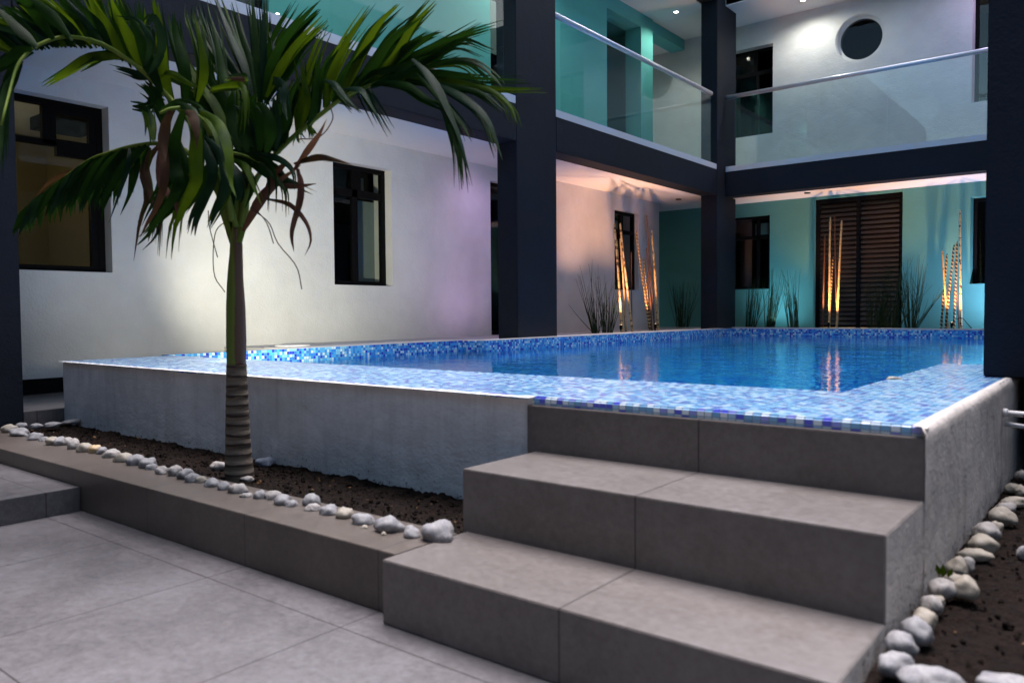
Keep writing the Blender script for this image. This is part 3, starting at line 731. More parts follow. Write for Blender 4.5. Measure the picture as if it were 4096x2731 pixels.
# ------------------------------------------------------------------ palm
palm = empty('palm_tree', (-3.01, 1.9, .12))
tag(palm, 'young ringed-trunk palm with arching feathery fronds in the soil bed', 'palm tree')
PINV = Matrix.Translation(palm.location).inverted()
def pal(o): o.parent = palm; o.matrix_parent_inverse = PINV; return o
K = 2176/2351
def U(x, y, d=1.9): return at_y(x*K, y*K, d)
def TR(pts, wid, name, m, seg=20, squash=1):
    P = [U(x, y, 1.9) for x, y in pts]; sc = lambda i: wid[i]*K/FPX*(P[i]-EYE).dot(FW)/2
    P2 = spline(P, 40); R2 = []
    n = len(pts)-1
    for k in range(41):
        s = k/40*n; i = min(int(s), n-1); t = s-i; R2.append(sc(i)*(1-t)+sc(i+1)*t)
    if name == 'trunk':
        for k in range(41): R2[k] *= 1+.02*math.sin(k*2.1)
    bm = bmesh.new(); tube(bm, P2, R2, seg); o = obj(name, bm, m)
    # local z up the stem: move the origin to the base
    b0 = P2[0].copy(); o.data.transform(Matrix.Translation(-b0)); o.location = b0; pal(o); return o
TR([(1036, 2080), (1030, 1950), (1026, 1800), (1024, 1680), (1022, 1575)], [126, 108, 98, 90, 84], 'trunk', M_trunk)
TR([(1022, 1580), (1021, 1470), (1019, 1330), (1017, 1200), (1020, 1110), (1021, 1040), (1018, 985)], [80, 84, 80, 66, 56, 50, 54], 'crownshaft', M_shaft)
def blade(bm, pts, w, mi, d0, d1, fold=.35, tw=None, seg=12, split=False, jit=0):
    cp = [U(x+random.uniform(-jit, jit), y+random.uniform(-jit, jit), d0+(d1-d0)*i/(len(pts)-1)) for i, (x, y) in enumerate(pts)]
    P = spline(cp, seg); a0 = tw if tw is not None else random.uniform(-.5, .5); a1 = a0+random.uniform(-.8, .8)
    leafmesh(bm, P, 0.86*w*K/FPX, mi, a0, a1, fold, True)
def leafmesh(bm, P, w, mi, a0, a1, fold=.35, persp=False):
    n = len(P)-1; rows = []; uvl = bm.loops.layers.uv.verify(); prev = None
    for i, p in enumerate(P):
        t = i/n; T = (P[min(i+1, n)]-P[max(i-1, 0)]).normalized()
        view = (p-EYE).normalized(); s = T.cross(view)
        if s.length < .05: s = T.cross(Vector((0, 0, 1)))
        s.normalize()
        if prev and s.dot(prev) < 0: s = -s
        prev = s
        nn = s.cross(T).normalized(); a = a0+(a1-a0)*t
        S = (s*math.cos(a)+nn*math.sin(a)); Nn = S.cross(T).normalized()
        prof = min(1, .30+2.6*t)*(max(0.0, 1-((t-.28)/.72)**1.5) if t > .28 else 1)
        ww = (w*(p-EYE).dot(FW) if persp else w)*.5*prof+.0006
        rows.append([bm.verts.new(p-S*ww+Nn*ww*fold), bm.verts.new(p), bm.verts.new(p+S*ww+Nn*ww*fold)])
    for i in range(n):
        for k in (0, 1):
            f = bm.faces.new((rows[i][k], rows[i][k+1], rows[i+1][k+1], rows[i+1][k])); f.material_index = mi; f.smooth = True
            for l, uu in zip(f.loops, ((k/2, i/n), ((k+1)/2, i/n), ((k+1)/2, (i+1)/n), (k/2, (i+1)/n))): l[uvl].uv = uu
def frond(name, blades, extra=0, rach=None, rr=(.012, .003), rmi=5, label=None, hang=None):
    bm = bmesh.new()
    for b in blades:
        pts, w, mi, d0, d1 = b[:5]
        blade(bm, pts, w*1.0, mi, d0, d1)
        for k in range(extra):
            j = 32; dx = random.uniform(-j, j); dy = random.uniform(-j*.6, j*.6); sx = random.uniform(.82, 1.04)
            q = [(pts[0][0]+(x-pts[0][0])*sx+dx*(.4+.6*i/(len(pts)-1)), pts[0][1]+(y-pts[0][1])*sx+dy) for i, (x, y) in enumerate(pts)]
            dd = random.uniform(.03, .14)
            blade(bm, q, w*random.uniform(.32, .72), mi if (random.random() < .6 and mi != 3) else random.choice((0, 0, 1, 2)), d0+dd, d1+dd)
    if hang: hang(bm)
    fr = pal(obj(name, bm, LM))
    if label: fr['label'] = label
    if rach:
        bm = bmesh.new(); P = spline([U(x, y, d) for x, y, d in rach], 30)
        tube(bm, P, [rr[0]+(rr[1]-rr[0])*i/30 for i in range(31)], 8)
        o = obj('stalk', bm, LM[rmi]); o.parent = fr
    return fr
def hanging(rach, n, t0, t1, specs):
    """leaflets hung along a stalk: specs = list of (dir vector, along, length0, length1, width, droop, material list, count)"""
    P = spline([U(x, y, d) for x, y, d in rach], 200)
    def f(bm):
        for vec, al, l0, l1, w, droop, mats, cnt in specs:
            for i in range(cnt):
                t = t0+(t1-t0)*(i+random.random()*.6)/cnt; k = int(t*199); p = P[k].copy(); T = (P[k+1]-P[k]).normalized()
                d = (T*al*(.8+.6*t)+Vector(vec)+Vector([random.uniform(-.16, .16) for _ in range(3)])).normalized()
                Ln = (l0+(l1-l0)*t)*random.uniform(.85, 1.1); q = [p.copy()]; ns = 10
                for s in range(ns):
                    d = (d+Vector((0, 0, -1))*droop*Ln/ns*random.uniform(.6, 1.5)).normalized(); p = p+d*Ln/ns; q.append(p.copy())
                leafmesh(bm, q, w*random.uniform(.75, 1.15), random.choice(mats), random.uniform(-.9, .9), random.uniform(-1, 1))
    return f
# lower left frond: long stalk with leaflets hanging below it
R1 = [(990, 930, 1.88), (900, 760, 1.82), (800, 650, 1.76), (690, 620, 1.72), (560, 635, 1.68), (460, 665, 1.65), (400, 685, 1.63), (330, 730, 1.60), (250, 790, 1.58), (160, 860, 1.56), (85, 925, 1.55)]
frond('frond', [([(690, 625), (640, 690), (622, 760), (640, 850), (605, 960), (578, 1128)], 42, 3, 1.7, 1.66),
                ([(600, 640), (590, 740), (560, 840), (520, 930)], 30, 0, 1.7, 1.66), ([(500, 660), (480, 760), (450, 870), (440, 960)], 30, 0, 1.7, 1.66),
                ([(560, 640), (560, 700), (530, 800), (470, 965)], 32, 2, 1.66, 1.6), ([(330, 735), (260, 760), (200, 800), (150, 860)], 24, 3, 1.6, 1.55)],
      rach=R1, hang=hanging(R1, 0, .34, .98, [((-.05, -.35, -.75), .75, .42, .17, .034, 2.2, (0, 0, 2), 40), ((-.1, .45, -.6), .8, .40, .16, .032, 2.0, (0, 0, 0), 40), ((-.2, .1, -.55), 1.0, .36, .16, .030, 1.4, (0, 2, 0, 1), 26)]),
      label='frond reaching down to the lower left with hanging leaflets')
# upper left frond arching toward the camera
R2 = [(1000, 930, 1.88), (930, 720, 1.8), (830, 540, 1.74), (745, 440, 1.70), (690, 380, 1.66), (620, 310, 1.60), (540, 250, 1.54), (440, 190, 1.46), (350, 165, 1.40), (270, 160, 1.34), (200, 180, 1.28), (140, 210, 1.23), (90, 260, 1.18), (65, 310, 1.15), (35, 420, 1.1), (5, 540, 1.05)]
B2 = [([(740, 440), (700, 300), (690, 150), (660, -30)], 62, 1, 1.7, 1.6), ([(800, 440), (800, 300), (760, 150), (745, 60)], 50, 0, 1.72, 1.7),
      ([(850, 440), (880, 320), (870, 200), (835, 50)], 46, 1, 1.74, 1.74), ([(700, 400), (640, 260), (590, 120), (520, -30)], 66, 0, 1.66, 1.5),
      ([(620, 310), (560, 180), (500, 60), (470, -40)], 62, 1, 1.6, 1.45), ([(540, 250), (470, 150), (420, 60), (370, -40)], 66, 1, 1.54, 1.4),
      ([(440, 190), (380, 110), (330, 40), (280, -40)], 62, 0, 1.46, 1.35), ([(350, 165), (280, 100), (220, 40), (160, -30)], 60, 1, 1.4, 1.3),
      ([(270, 160), (190, 120), (100, 80), (0, 40)], 56, 0, 1.34, 1.2), ([(200, 180), (120, 150), (40, 130), (-40, 120)], 56, 2, 1.28, 1.1),
      ([(140, 210), (80, 230), (20, 270), (-40, 310)], 56, 0, 1.22, 1.1), ([(90, 260), (50, 340), (20, 430), (8, 620)], 52, 0, 1.18, 1.1),
      ([(65, 310), (30, 400), (10, 520), (5, 740)], 46, 0, 1.15, 1.05), ([(300, 160), (210, 60), (120, 0), (60, -40)], 60, 0, 1.3, 1.2),
      ([(160, 200), (90, 130), (20, 60), (-40, 20)], 60, 0, 1.2, 1.1), ([(230, 170), (150, 60), (90, -10), (60, -40)], 60, 0, 1.3, 1.15), ([(400, 170), (320, 60), (260, -20)], 60, 0, 1.45, 1.35),
      ([(500, 220), (440, 80), (410, -30)], 60, 0, 1.55, 1.5), ([(580, 280), (530, 140), (500, 0)], 60, 0, 1.62, 1.5), ([(660, 350), (620, 200), (600, 0)], 60, 0, 1.68, 1.6),
      ([(510, 240), (390, 250), (290, 310), (190, 368)], 46, 1, 1.54, 1.46), ([(520, 240), (450, 235), (400, 262), (330, 300)], 34, 0, 1.56, 1.5),
      ([(650, 335), (600, 330), (560, 312), (500, 293)], 30, 2, 1.62, 1.58), ([(690, 385), (665, 430), (650, 470), (600, 480)], 26, 0, 1.66, 1.6), ([(700, 420), (650, 390), (620, 360)], 26, 0, 1.66, 1.6),
      ([(715, 540), (690, 460), (655, 400), (610, 362)], 34, 0, 1.68, 1.62),
      ([(640, 330), (700, 220), (690, 120), (660, 78), (625, 120)], 44, 2, 1.6, 1.5), ([(620, 300), (650, 200), (600, 90), (500, 70)], 30, 2, 1.6, 1.5)]
for k in range(16):
    t = k/15; x0 = 480-430*t; y0 = 200-40*t+60*t*t
    B2.append(([(x0, y0), (x0-55-30*t, y0-90+40*t), (x0-110-40*t, y0-150+70*t), (x0-180-40*t, y0-230+120*t)], 46, (0, 2, 0, 1)[k % 4], 1.5-.32*t, 1.36-.3*t))
frond('frond', B2, 8, R2, rr=(.013, .004), label='blurred frond arching up and over to the top left corner')
# front frond drooping toward the camera, browned leaves
R4 = [(1000, 950, 1.86), (960, 720, 1.74), (900, 560, 1.64), (820, 478, 1.56), (745, 470, 1.50), (690, 490, 1.46)]
B4 = [([(745, 478), (712, 540), (705, 640), (715, 760), (690, 870), (640, 960), (605, 1028)], 50, 3, 1.52, 1.46),
      ([(790, 480), (760, 580), (745, 700), (770, 800), (720, 900), (660, 980), (640, 1045)], 62, 0, 1.54, 1.5),
      ([(815, 480), (850, 560), (845, 680), (850, 780), (800, 880), (755, 980), (740, 1122)], 62, 1, 1.5, 1.46),
      ([(800, 478), (830, 500), (848, 560), (850, 640)], 54, 3, 1.49, 1.47), ([(735, 478), (715, 560), (712, 640), (716, 700)], 52, 3, 1.49, 1.46),
      ([(862, 482), (930, 520), (975, 600), (995, 700), (1000, 790), (1020, 852)], 56, 1, 1.56, 1.5),
      ([(870, 600), (900, 680), (915, 760), (880, 860), (840, 950), (825, 1018)], 62, 2, 1.6, 1.54),
      ([(880, 590), (950, 660), (975, 760), (960, 850), (930, 920), (905, 988)], 56, 2, 1.62, 1.56),
      ([(650, 640), (628, 720), (640, 790), (650, 860), (690, 960), (688, 1108)], 30, 3, 1.6, 1.56),
      ([(700, 590), (695, 700), (700, 800), (760, 880), (765, 965)], 46, 4, 1.58, 1.54), ([(770, 600), (800, 720), (790, 840), (745, 900), (680, 960)], 50, 0, 1.6, 1.56),
      ([(720, 700), (730, 800), (690, 900), (650, 1000), (590, 1060)], 40, 0, 1.62, 1.6),
      ([(900, 560), (930, 640), (900, 740), (850, 840), (790, 930)], 52, 0, 1.66, 1.6), ([(990, 700), (985, 800), (960, 880), (905, 970)], 40, 0, 1.7, 1.66),
      ([(620, 460), (655, 540), (662, 620)], 44, 1, 1.6, 1.56), ([(572, 458), (640, 478), (655, 560)], 26, 0, 1.6, 1.56), ([(700, 480), (760, 452), (830, 470), (860, 500)], 40, 0, 1.54, 1.5)]
frond('frond', B4, 4, R4, rr=(.013, .005), label='frond drooping forward with broad partly browned leaves')
# lower right arching leaves
B6 = [([(960, 660), (1060, 675), (1150, 700), (1190, 770), (1192, 922)], 34, 0, 1.84, 1.8), ([(1000, 670), (1100, 668), (1200, 690), (1260, 740), (1272, 822)], 28, 2, 1.84, 1.8),
      ([(1000, 690), (1060, 720), (1092, 790), (1132, 892)], 36, 1, 1.8, 1.76), ([(990, 690), (1030, 760), (1035, 840), (1020, 868)], 46, 2, 1.78, 1.76),
      ([(1050, 685), (1150, 755), (1240, 790), (1352, 842)], 30, 0, 1.86, 1.9), ([(1100, 690), (1200, 740), (1260, 790), (1310, 802)], 28, 2, 1.86, 1.9),
      ([(980, 700), (1005, 800), (995, 900), (1000, 1000)], 50, 0, 1.84, 1.86), ([(1100, 690), (1160, 740), (1230, 820), (1236, 940)], 26, 0, 1.84, 1.84),
      ([(1010, 690), (1080, 760), (1090, 820), (1060, 900)], 36, 0, 1.84, 1.84), ([(970, 660), (1090, 650), (1190, 720), (1230, 800)], 30, 0, 1.86, 1.88)]
frond('frond', B6, 2, [(1020, 980, 1.88), (990, 860, 1.84), (960, 740, 1.8), (960, 665, 1.8), (1040, 668, 1.82), (1120, 700, 1.84)], rr=(.012, .004), label='short frond curving down over the dead leaves on the right of the trunk')
# upright centre spears
B5 = [([(1100, 440), (1060, 300), (1010, 180), (960, 60), (925, -30)], 34, 2, 2.0, 2.05), ([(1110, 440), (1090, 300), (1040, 150), (1000, 10)], 36, 0, 1.98, 2.05),
      ([(1120, 440), (1110, 250), (1100, 100), (1085, -30)], 36, 0, 1.96, 2.0), ([(1130, 440), (1140, 250), (1145, 100), (1140, -20)], 32, 2, 1.96, 2.0),
      ([(1140, 430), (1170, 300), (1230, 180), (1330, 60), (1388, 0)], 50, 0, 1.94, 1.98), ([(1150, 420), (1210, 300), (1290, 180), (1392, 68)], 44, 1, 1.92, 1.95),
      ([(1090, 420), (1020, 330), (950, 220), (890, 90), (870, 5)], 36, 2, 2.0, 2.1), ([(1080, 430), (990, 340), (900, 230), (830, 100), (830, 20)], 34, 0, 2.0, 2.1),
      ([(1150, 430), (1195, 330), (1190, 230), (1162, 140)], 34, 2, 1.95, 2.0), ([(960, 440), (900, 330), (870, 200), (840, 70)], 42, 1, 1.9, 1.95), ([(1000, 440), (960, 320), (940, 200), (905, 60)], 40, 0, 1.9, 1.95),
      ([(1150, 440), (1130, 300), (1180, 160), (1260, 20)], 34, 0, 1.98, 2.0), ([(1160, 430), (1250, 300), (1320, 200), (1420, 110)], 30, 0, 2.0, 2.05),
      ([(1120, 650), (1120, 540), (1080, 460), (1030, 430)], 70, 0, 1.8, 1.78), ([(1150, 660), (1172, 560), (1140, 470), (1090, 445)], 64, 0, 1.82, 1.78), ([(1000, 660), (950, 560), (900, 470), (860, 430)], 76, 0, 1.84, 1.8),
      ([(1050, 670), (1020, 560), (1000, 460), (1010, 380)], 80, 0, 1.86, 1.86), ([(1080, 670), (1060, 560), (1070, 470), (1110, 400)], 80, 0, 1.86, 1.88),
      ([(1190, 640), (1200, 560), (1190, 460), (1178, 415)], 40, 2, 1.84, 1.82), ([(1130, 680), (1170, 600), (1200, 500), (1230, 420)], 50, 0, 1.86, 1.86), ([(980, 650), (930, 600), (900, 540), (880, 480)], 70, 0, 1.84, 1.8),
      ([(960, 620), (900, 500), (830, 420), (780, 340)], 60, 0, 1.84, 1.78), ([(1000, 600), (930, 450), (850, 340), (800, 240)], 50, 1, 1.84, 1.8), ([(1020, 600), (960, 440), (900, 330), (890, 220)], 50, 0, 1.86, 1.84),
      ([(915, 384), (1000, 368), (1050, 375), (1062, 470), (1055, 562)], 32, 1, 1.74, 1.68), ([(1180, 345), (1222, 370), (1225, 440), (1240, 520)], 42, 2, 1.84, 1.8),
      ([(850, 380), (760, 330), (700, 310), (640, 292)], 30, 1, 1.7, 1.66), ([(1060, 350), (1030, 340), (980, 342)], 30, 3, 1.74, 1.7),
      ([(1170, 600), (1230, 540), (1250, 440), (1290, 350)], 44, 0, 1.9, 1.9), ([(1010, 700), (940, 640), (880, 560), (830, 500)], 70, 0, 1.86, 1.82), ([(1060, 700), (1050, 620), (1100, 520), (1150, 450)], 80, 0, 1.9, 1.9),
      ([(1100, 700), (1130, 620), (1180, 540), (1210, 430)], 60, 0, 1.92, 1.92)]
frond('frond', B5, 8, [(1035, 980, 1.9), (1060, 850, 1.92), (1090, 640, 1.95), (1115, 430, 1.98), (1120, 250, 2.0)], rr=(.014, .004), label='upright young frond in the centre of the crown')
# right frond
R3 = [(1035, 980, 1.9), (1060, 850, 1.92), (1170, 690, 1.95), (1270, 590, 1.98), (1380, 500, 2.0), (1480, 425, 2.03), (1560, 385, 2.05), (1650, 350, 2.08), (1760, 310, 2.1), (1900, 270, 2.14)]
B3 = [([(1290, 575), (1295, 450), (1340, 300), (1418, 108)], 38, 1, 1.98, 1.98), ([(1330, 540), (1360, 470), (1370, 320), (1390, 240)], 36, 0, 1.98, 1.95), ([(1410, 465), (1430, 330), (1500, 180), (1597, 38)], 42, 1, 2.0, 2.0),
      ([(1470, 430), (1530, 300), (1620, 130), (1728, 18)], 46, 1, 2.02, 2.04), ([(1530, 395), (1620, 280), (1700, 170), (1830, 70)], 46, 0, 2.04, 2.06), ([(1590, 372), (1700, 260), (1780, 120), (1882, 3)], 46, 1, 2.06, 2.1),
      ([(1640, 350), (1740, 240), (1830, 170), (1900, 138)], 42, 0, 2.08, 2.1), ([(1700, 335), (1820, 240), (1960, 170), (2145, 108)], 40, 0, 2.1, 2.14), ([(1760, 318), (1870, 250), (2000, 172), (2132, 216)], 30, 0, 2.1, 2.12),
      ([(1800, 300), (1920, 270), (2040, 270), (2130, 330), (2172, 382)], 28, 0, 2.1, 2.1), ([(1640, 350), (1850, 320), (2050, 340), (2250, 345)], 30, 0, 2.08, 2.14), ([(1700, 345), (1900, 340), (2100, 380), (2337, 388)], 32, 1, 2.1, 2.16),
      ([(1750, 345), (1930, 370), (2080, 400), (2192, 486)], 30, 0, 2.1, 2.1), ([(1640, 352), (1760, 370), (1850, 430), (1952, 476)], 36, 0, 2.06, 2.02), ([(1780, 255), (1840, 310), (1900, 390), (1940, 480), (1990, 600), (2042, 805)], 44, 2, 2.06, 1.98),
      ([(1800, 320), (1900, 420), (2000, 540), (2030, 600)], 26, 0, 2.08, 2.04), ([(1850, 345), (2000, 420), (2110, 520), (2172, 692)], 42, 2, 2.1, 2.04), ([(1900, 400), (1960, 580), (1985, 680), (1996, 820)], 24, 0, 2.08, 2.02),
      ([(1400, 345), (1450, 368), (1500, 430), (1557, 490)], 30, 2, 1.98, 1.94), ([(1480, 385), (1560, 388), (1610, 460), (1672, 572)], 36, 2, 2.0, 1.95), ([(1950, 370), (2100, 380), (2200, 450), (2237, 538)], 22, 1, 2.12, 2.1),
      ([(1350, 520), (1370, 400), (1440, 260), (1530, 150)], 40, 0, 2.0, 2.02), ([(1440, 450), (1500, 330), (1600, 200), (1680, 110)], 44, 0, 2.02, 2.04), ([(1560, 385), (1660, 290), (1760, 200), (1830, 150)], 44, 0, 2.06, 2.1),
      ([(1500, 410), (1600, 330), (1720, 290), (1850, 240)], 40, 0, 2.04, 2.08), ([(1600, 370), (1720, 330), (1850, 290), (1990, 240)], 36, 0, 2.06, 2.1), ([(1660, 350), (1760, 270), (1880, 210), (2080, 100)], 34, 0, 2.08, 2.12),
      ([(1230, 620), (1230, 520), (1250, 430), (1290, 330)], 44, 0, 1.96, 1.94), ([(1200, 650), (1180, 560), (1200, 450), (1210, 380)], 46, 0, 1.96, 1.92), ([(1300, 560), (1330, 440), (1310, 340), (1300, 240)], 34, 1, 1.98, 1.96),
      ([(1330, 540), (1345, 570), (1350, 600)], 16, 1, 1.98, 1.96), ([(1290, 575), (1285, 600), (1292, 620)], 12, 1, 1.98, 1.96)]
frond('frond', B3, 7, R3, rr=(.013, .004), label='frond reaching right across the navy beam')
# dead brown leaves right of the trunk
BD = [([(1050, 1000), (1130, 860), (1200, 790), (1300, 715)], 52, 4, 1.88, 1.86), ([(1270, 735), (1340, 640), (1382, 580), (1412, 515)], 34, 4, 1.86, 1.84), ([(1270, 710), (1370, 682), (1440, 690), (1523, 713)], 34, 3, 1.86, 1.84),
      ([(1290, 730), (1300, 850), (1262, 1000), (1270, 1088)], 34, 4, 1.86, 1.84), ([(1200, 800), (1280, 806), (1366, 794)], 28, 4, 1.86, 1.84), ([(1150, 860), (1250, 885), (1320, 960), (1342, 1040), (1316, 1106)], 26, 4, 1.86, 1.82),
      ([(1130, 870), (1200, 740), (1250, 700)], 40, 4, 1.87, 1.86), ([(1280, 720), (1300, 790), (1305, 860), (1290, 940)], 28, 4, 1.87, 1.85)]
def strings(bm):
    for q in ([(985, 950), (930, 1010), (925, 1180), (972, 1262)], [(900, 910), (905, 980), (940, 1112)], [(1080, 900), (1160, 960), (1200, 1050), (1280, 1150), (1304, 1250)], [(1428, 460), (1436, 520), (1380, 592), (1290, 602)], [(1090, 890), (1150, 960), (1182, 1052)]):
        tube(bm, spline([U(x, y, 1.86) for x, y in q], 14), .0022, 5, 4)
frond('dead_frond', BD, 0, None, hang=strings, label='withered brown leaf bracts with dangling strings')
# leaf bases at the head of the crownshaft
bm = bmesh.new()
for q, r0 in (([(1010, 1050, 1.9), (985, 930, 1.87), (955, 830, 1.83), (930, 740, 1.8)], .028), ([(1030, 1050, 1.9), (1048, 950, 1.92), (1062, 850, 1.92), (1110, 770, 1.94)], .024), ([(1020, 1050, 1.9), (1018, 930, 1.9), (1010, 820, 1.88), (990, 700, 1.84)], .026), ([(1025, 1040, 1.9), (1035, 900, 1.93), (1060, 760, 1.94), (1090, 640, 1.95)], .024)):
    tube(bm, spline([U(*c) for c in q], 12), [r0*min(.62+.1*i, 1.35-.07*i) for i in range(13)], 10, 0)
pal(obj('leaf_bases', bm, M_rachis))

# ------------------------------------------------------------------ stones
def stone(px, py, w, h, z, m, label, group, k=0, rot=0, el=None):
    """px,py = centre bottom in the photo; w,h = apparent size in photo pixels"""
    p = at_z(px, py, z); d = (p-EYE).dot(FW); s = d/FPX
    a, c = w*s/2*1.02, max(h*s/2*1.15, .009)
    b = min(a, max(c*1.15, a*.62))
    bm = bmesh.new(); bmesh.ops.create_icosphere(bm, subdivisions=3, radius=1)
    sd = random.uniform(0, 99)
    for v in bm.verts:
        n = v.co.normalized(); f = 1+.30*noise.noise(n*1.2+Vector((sd, 0, 0)))+.13*noise.noise(n*2.8+Vector((0, sd, 0)))
        v.co = Vector((n.x*a*f, n.y*b*f, n.z*c*f))
    for f in bm.faces: f.smooth = True
    o = obj('river_stone', bm, m); o.location = (p.x, p.y+b*.55, p.z+c*.80-.006); o.rotation_euler = (random.uniform(-.12, .12), random.uniform(-.12, .12), -YAW*.0+math.radians(38)+rot)
    return tag(o, label, 'stone', group)
ROW = [(2140, 650, 165, 110), (2020, 655, 85, 70), (1905, 620, 150, 85), (1783, 590, 125, 65), (1690, 560, 90, 65), (1610, 545, 90, 60), (1535, 530, 80, 50), (1525, 495, 85, 70), (1430, 512, 70, 45), (1380, 495, 90, 60),
       (1335, 470, 80, 55), (1272, 467, 62, 55), (1215, 470, 70, 35), (1160, 437, 95, 60), (1095, 425, 70, 50), (1033, 410, 70, 50), (985, 393, 50, 45), (940, 385, 70, 55), (907, 366, 80, 60), (850, 350, 75, 60), (788, 348, 60, 50),
       (738, 330, 60, 40), (712, 312, 85, 60), (652, 298, 92, 60), (590, 285, 85, 55), (532, 265, 80, 50), (490, 250, 50, 45), (455, 243, 60, 50), (400, 235, 75, 55), (350, 218, 60, 60), (320, 205, 50, 45), (280, 205, 60, 50),
       (243, 203, 60, 50), (210, 193, 60, 30), (155, 180, 75, 45), (75, 160, 110, 45), (30, 140, 70, 50)]
ORD = ['first', 'second', 'third', 'fourth', 'fifth', 'sixth', 'seventh', 'eighth', 'ninth', 'tenth', 'eleventh', 'twelfth', 'thirteenth', 'fourteenth', 'fifteenth', 'sixteenth', 'seventeenth', 'eighteenth', 'nineteenth', 'twentieth']
ORD += ['twenty-'+o for o in ORD[:9]]+['thirtieth']+['thirty-'+o for o in ORD[:9]]
SPECIAL = {0: 'largest round white stone of the palm bed row, touching the steps', 2: 'long creased white double-looking stone, third from the steps in the palm bed row', 27: 'golden-orange stone in the palm bed row, among white ones', 8: 'small grey-blue stone at the front of the palm bed row beside a gap'}
G1 = 'white stones edging the palm bed'
for i, (u, v, w, h) in enumerate(ROW):
    m = M_stone if i == 0 else M_stone4 if i == 27 else M_stone3 if i == 8 else (M_stone5 if i in (12, 13, 19, 20, 25, 29, 30, 10, 6) else M_stone if i % 4 else M_stone2)
    if i == 8: m = M_stone
    stone(u*.8078, 1600+(v+h/2)*.8078, w*.8078, h*.8078, .172, m, SPECIAL.get(i, 'pale river stone, %s from the steps in the row edging the palm bed' % ORD[i]), G1, rot=random.uniform(-.35, .35)+(.1 if i in (2,) else 0))
BACK = [(170, 125, 60, 28), (95, 125, 65, 30), (245, 118, 85, 25), (335, 103, 95, 22)]
for i, (u, v, w, h) in enumerate([(95, 125, 65, 30), (170, 125, 60, 28), (245, 118, 85, 25), (335, 103, 95, 22)]):
    stone(u*.8078, 1600+(v+h/2)*.8078, w*.8078, h*.8078, .176, M_stone, 'flat white stone, %s from the left in the row by the pool corner' % ORD[i], 'flat stones at the left end of the palm bed', rot=random.uniform(-.2, .2))
for u, v, w, h, m, l in ((1070, 325, 95, 50, M_stone5, 'white stone lying in the soil just left of the palm trunk'), (1300, 302, 100, 46, M_stone3, 'blue-grey stone in the soil just right of the palm trunk'),
                         (1175, 375, 30, 32, M_stone, 'tiny upright white pebble in front of the palm trunk'), (1215, 385, 75, 26, M_stone5, 'small flat pale stone in front of the palm trunk'),
                         (1797, 628, 35, 14, M_stone2, 'tiny cream chip on the kerb below the fourth stone'), (1895, 662, 26, 12, M_stone2, 'tiny pale chip on the kerb below the long creased stone')):
    stone(u*.8078, 1600+(v+h/2)*.8078, w*.8078, h*.8078, .178 if u > 1700 else .150, m, l, 'loose stones in the palm bed')
RR = [(800, 1545, 300, 110), (1240, 1575, 300, 70), (640, 1470, 190, 120), (670, 1370, 150, 130), (745, 1300, 160, 120), (790, 1235, 120, 90), (830, 1165, 100, 90), (865, 1140, 60, 50), (1000, 1085, 120, 120), (880, 1085, 130, 100), (950, 1040, 100, 70),
      (960, 970, 100, 90), (1010, 955, 70, 70), (1050, 905, 145, 55), (1090, 855, 140, 85), (1105, 795, 120, 90), (1160, 770, 60, 70), (1190, 715, 130, 80), (1205, 670, 100, 60), (1250, 640, 140, 50), (1250, 570, 90, 50), (1290, 505, 60, 50), (1290, 585, 60, 60)]
for i, (u, v, w, h) in enumerate(RR):
    m = M_stone if i in (0, 1, 2, 3, 4) else M_stone2 if i % 3 else M_stone5
    l = {0: 'large blurred white stone at the bottom edge, nearest beside the lowest step', 1: 'large white stone cut off by the bottom right corner'}.get(i, 'river stone, %s from the bottom along the right stair wall' % ORD[i-1 if i else 0])
    stone(3072+u*.7853, 1500+(v+h/2)*.7853, w*.7853, h*.7853, .150, m, l, 'stones along the right side wall', rot=random.uniform(-.5, .5))
stone(4088, 2235, 40, 60, .14, M_stone, 'single white stone in the dark soil at the right edge', 'stones along the right side wall')
# stone resting half in the water on the right coping, small sprout, skimmer lid
o = stone(3572, 1518, 60, 17, RIM, M_stone2, 'small brown and white stone on the mosaic at the pool water edge', None)
bm = bmesh.new()
for dx, dy, h in ((0, 0, .03), (.01, .004, .022), (-.008, .006, .025)):
    P = at_z(3072+890*.7853, 1500+1085*.7853, .17); P = P+Vector((dx, dy, .03)); leafmesh(bm, [P, P+Vector((dx*.5, 0, h*.5)), P+Vector((dx, 0, h))], .014, 1, 0, .3)
tag(obj('sprout', bm, LM), 'tiny bright green sprout growing between the stones at the right', 'plant')
bm = bmesh.new(); bmesh.ops.create_cone(bm, cap_ends=True, segments=40, radius1=.16, radius2=.155, depth=.012, matrix=Matrix.Translation((-5.98, 4.34, RIM+.012)))
tag(obj('skimmer_lid', bm, M_pvc), 'round white skimmer lid on the deck between pool and wall', 'lid')
# pipe with red valve
pr = empty('drain_pipe', (-.38, 3.6, .42)); inv = Matrix.Translation(pr.location).inverted()
a = at_x(4017, 1650, -.405); bm = bmesh.new(); tube(bm, [a, a+Vector((.09, -.005, -.002)), a+Vector((.5, -.03, -.01))], .011, 14); tube(bm, [a+Vector((-.004, 0, 0)), a+Vector((.012, 0, 0))], .017, 14)
o = obj('pipe', bm, M_pvc, pr); o.matrix_parent_inverse = inv
bm = bmesh.new(); tube(bm, [a+Vector((0, .01, -.045)), a+Vector((.06, .01, -.05)), a+Vector((.10, .01, -.06))], .009, 12); o = obj('pipe', bm, M_pvc, pr); o.matrix_parent_inverse = inv
bm = bmesh.new(); c = a+Vector((.092, -.005, .014)); tube(bm, [c, c+Vector((0, 0, .02))], .008, 10); tube(bm, [c+Vector((-.02, 0, .026)), c+Vector((.04, 0, .028))], .011, 10)
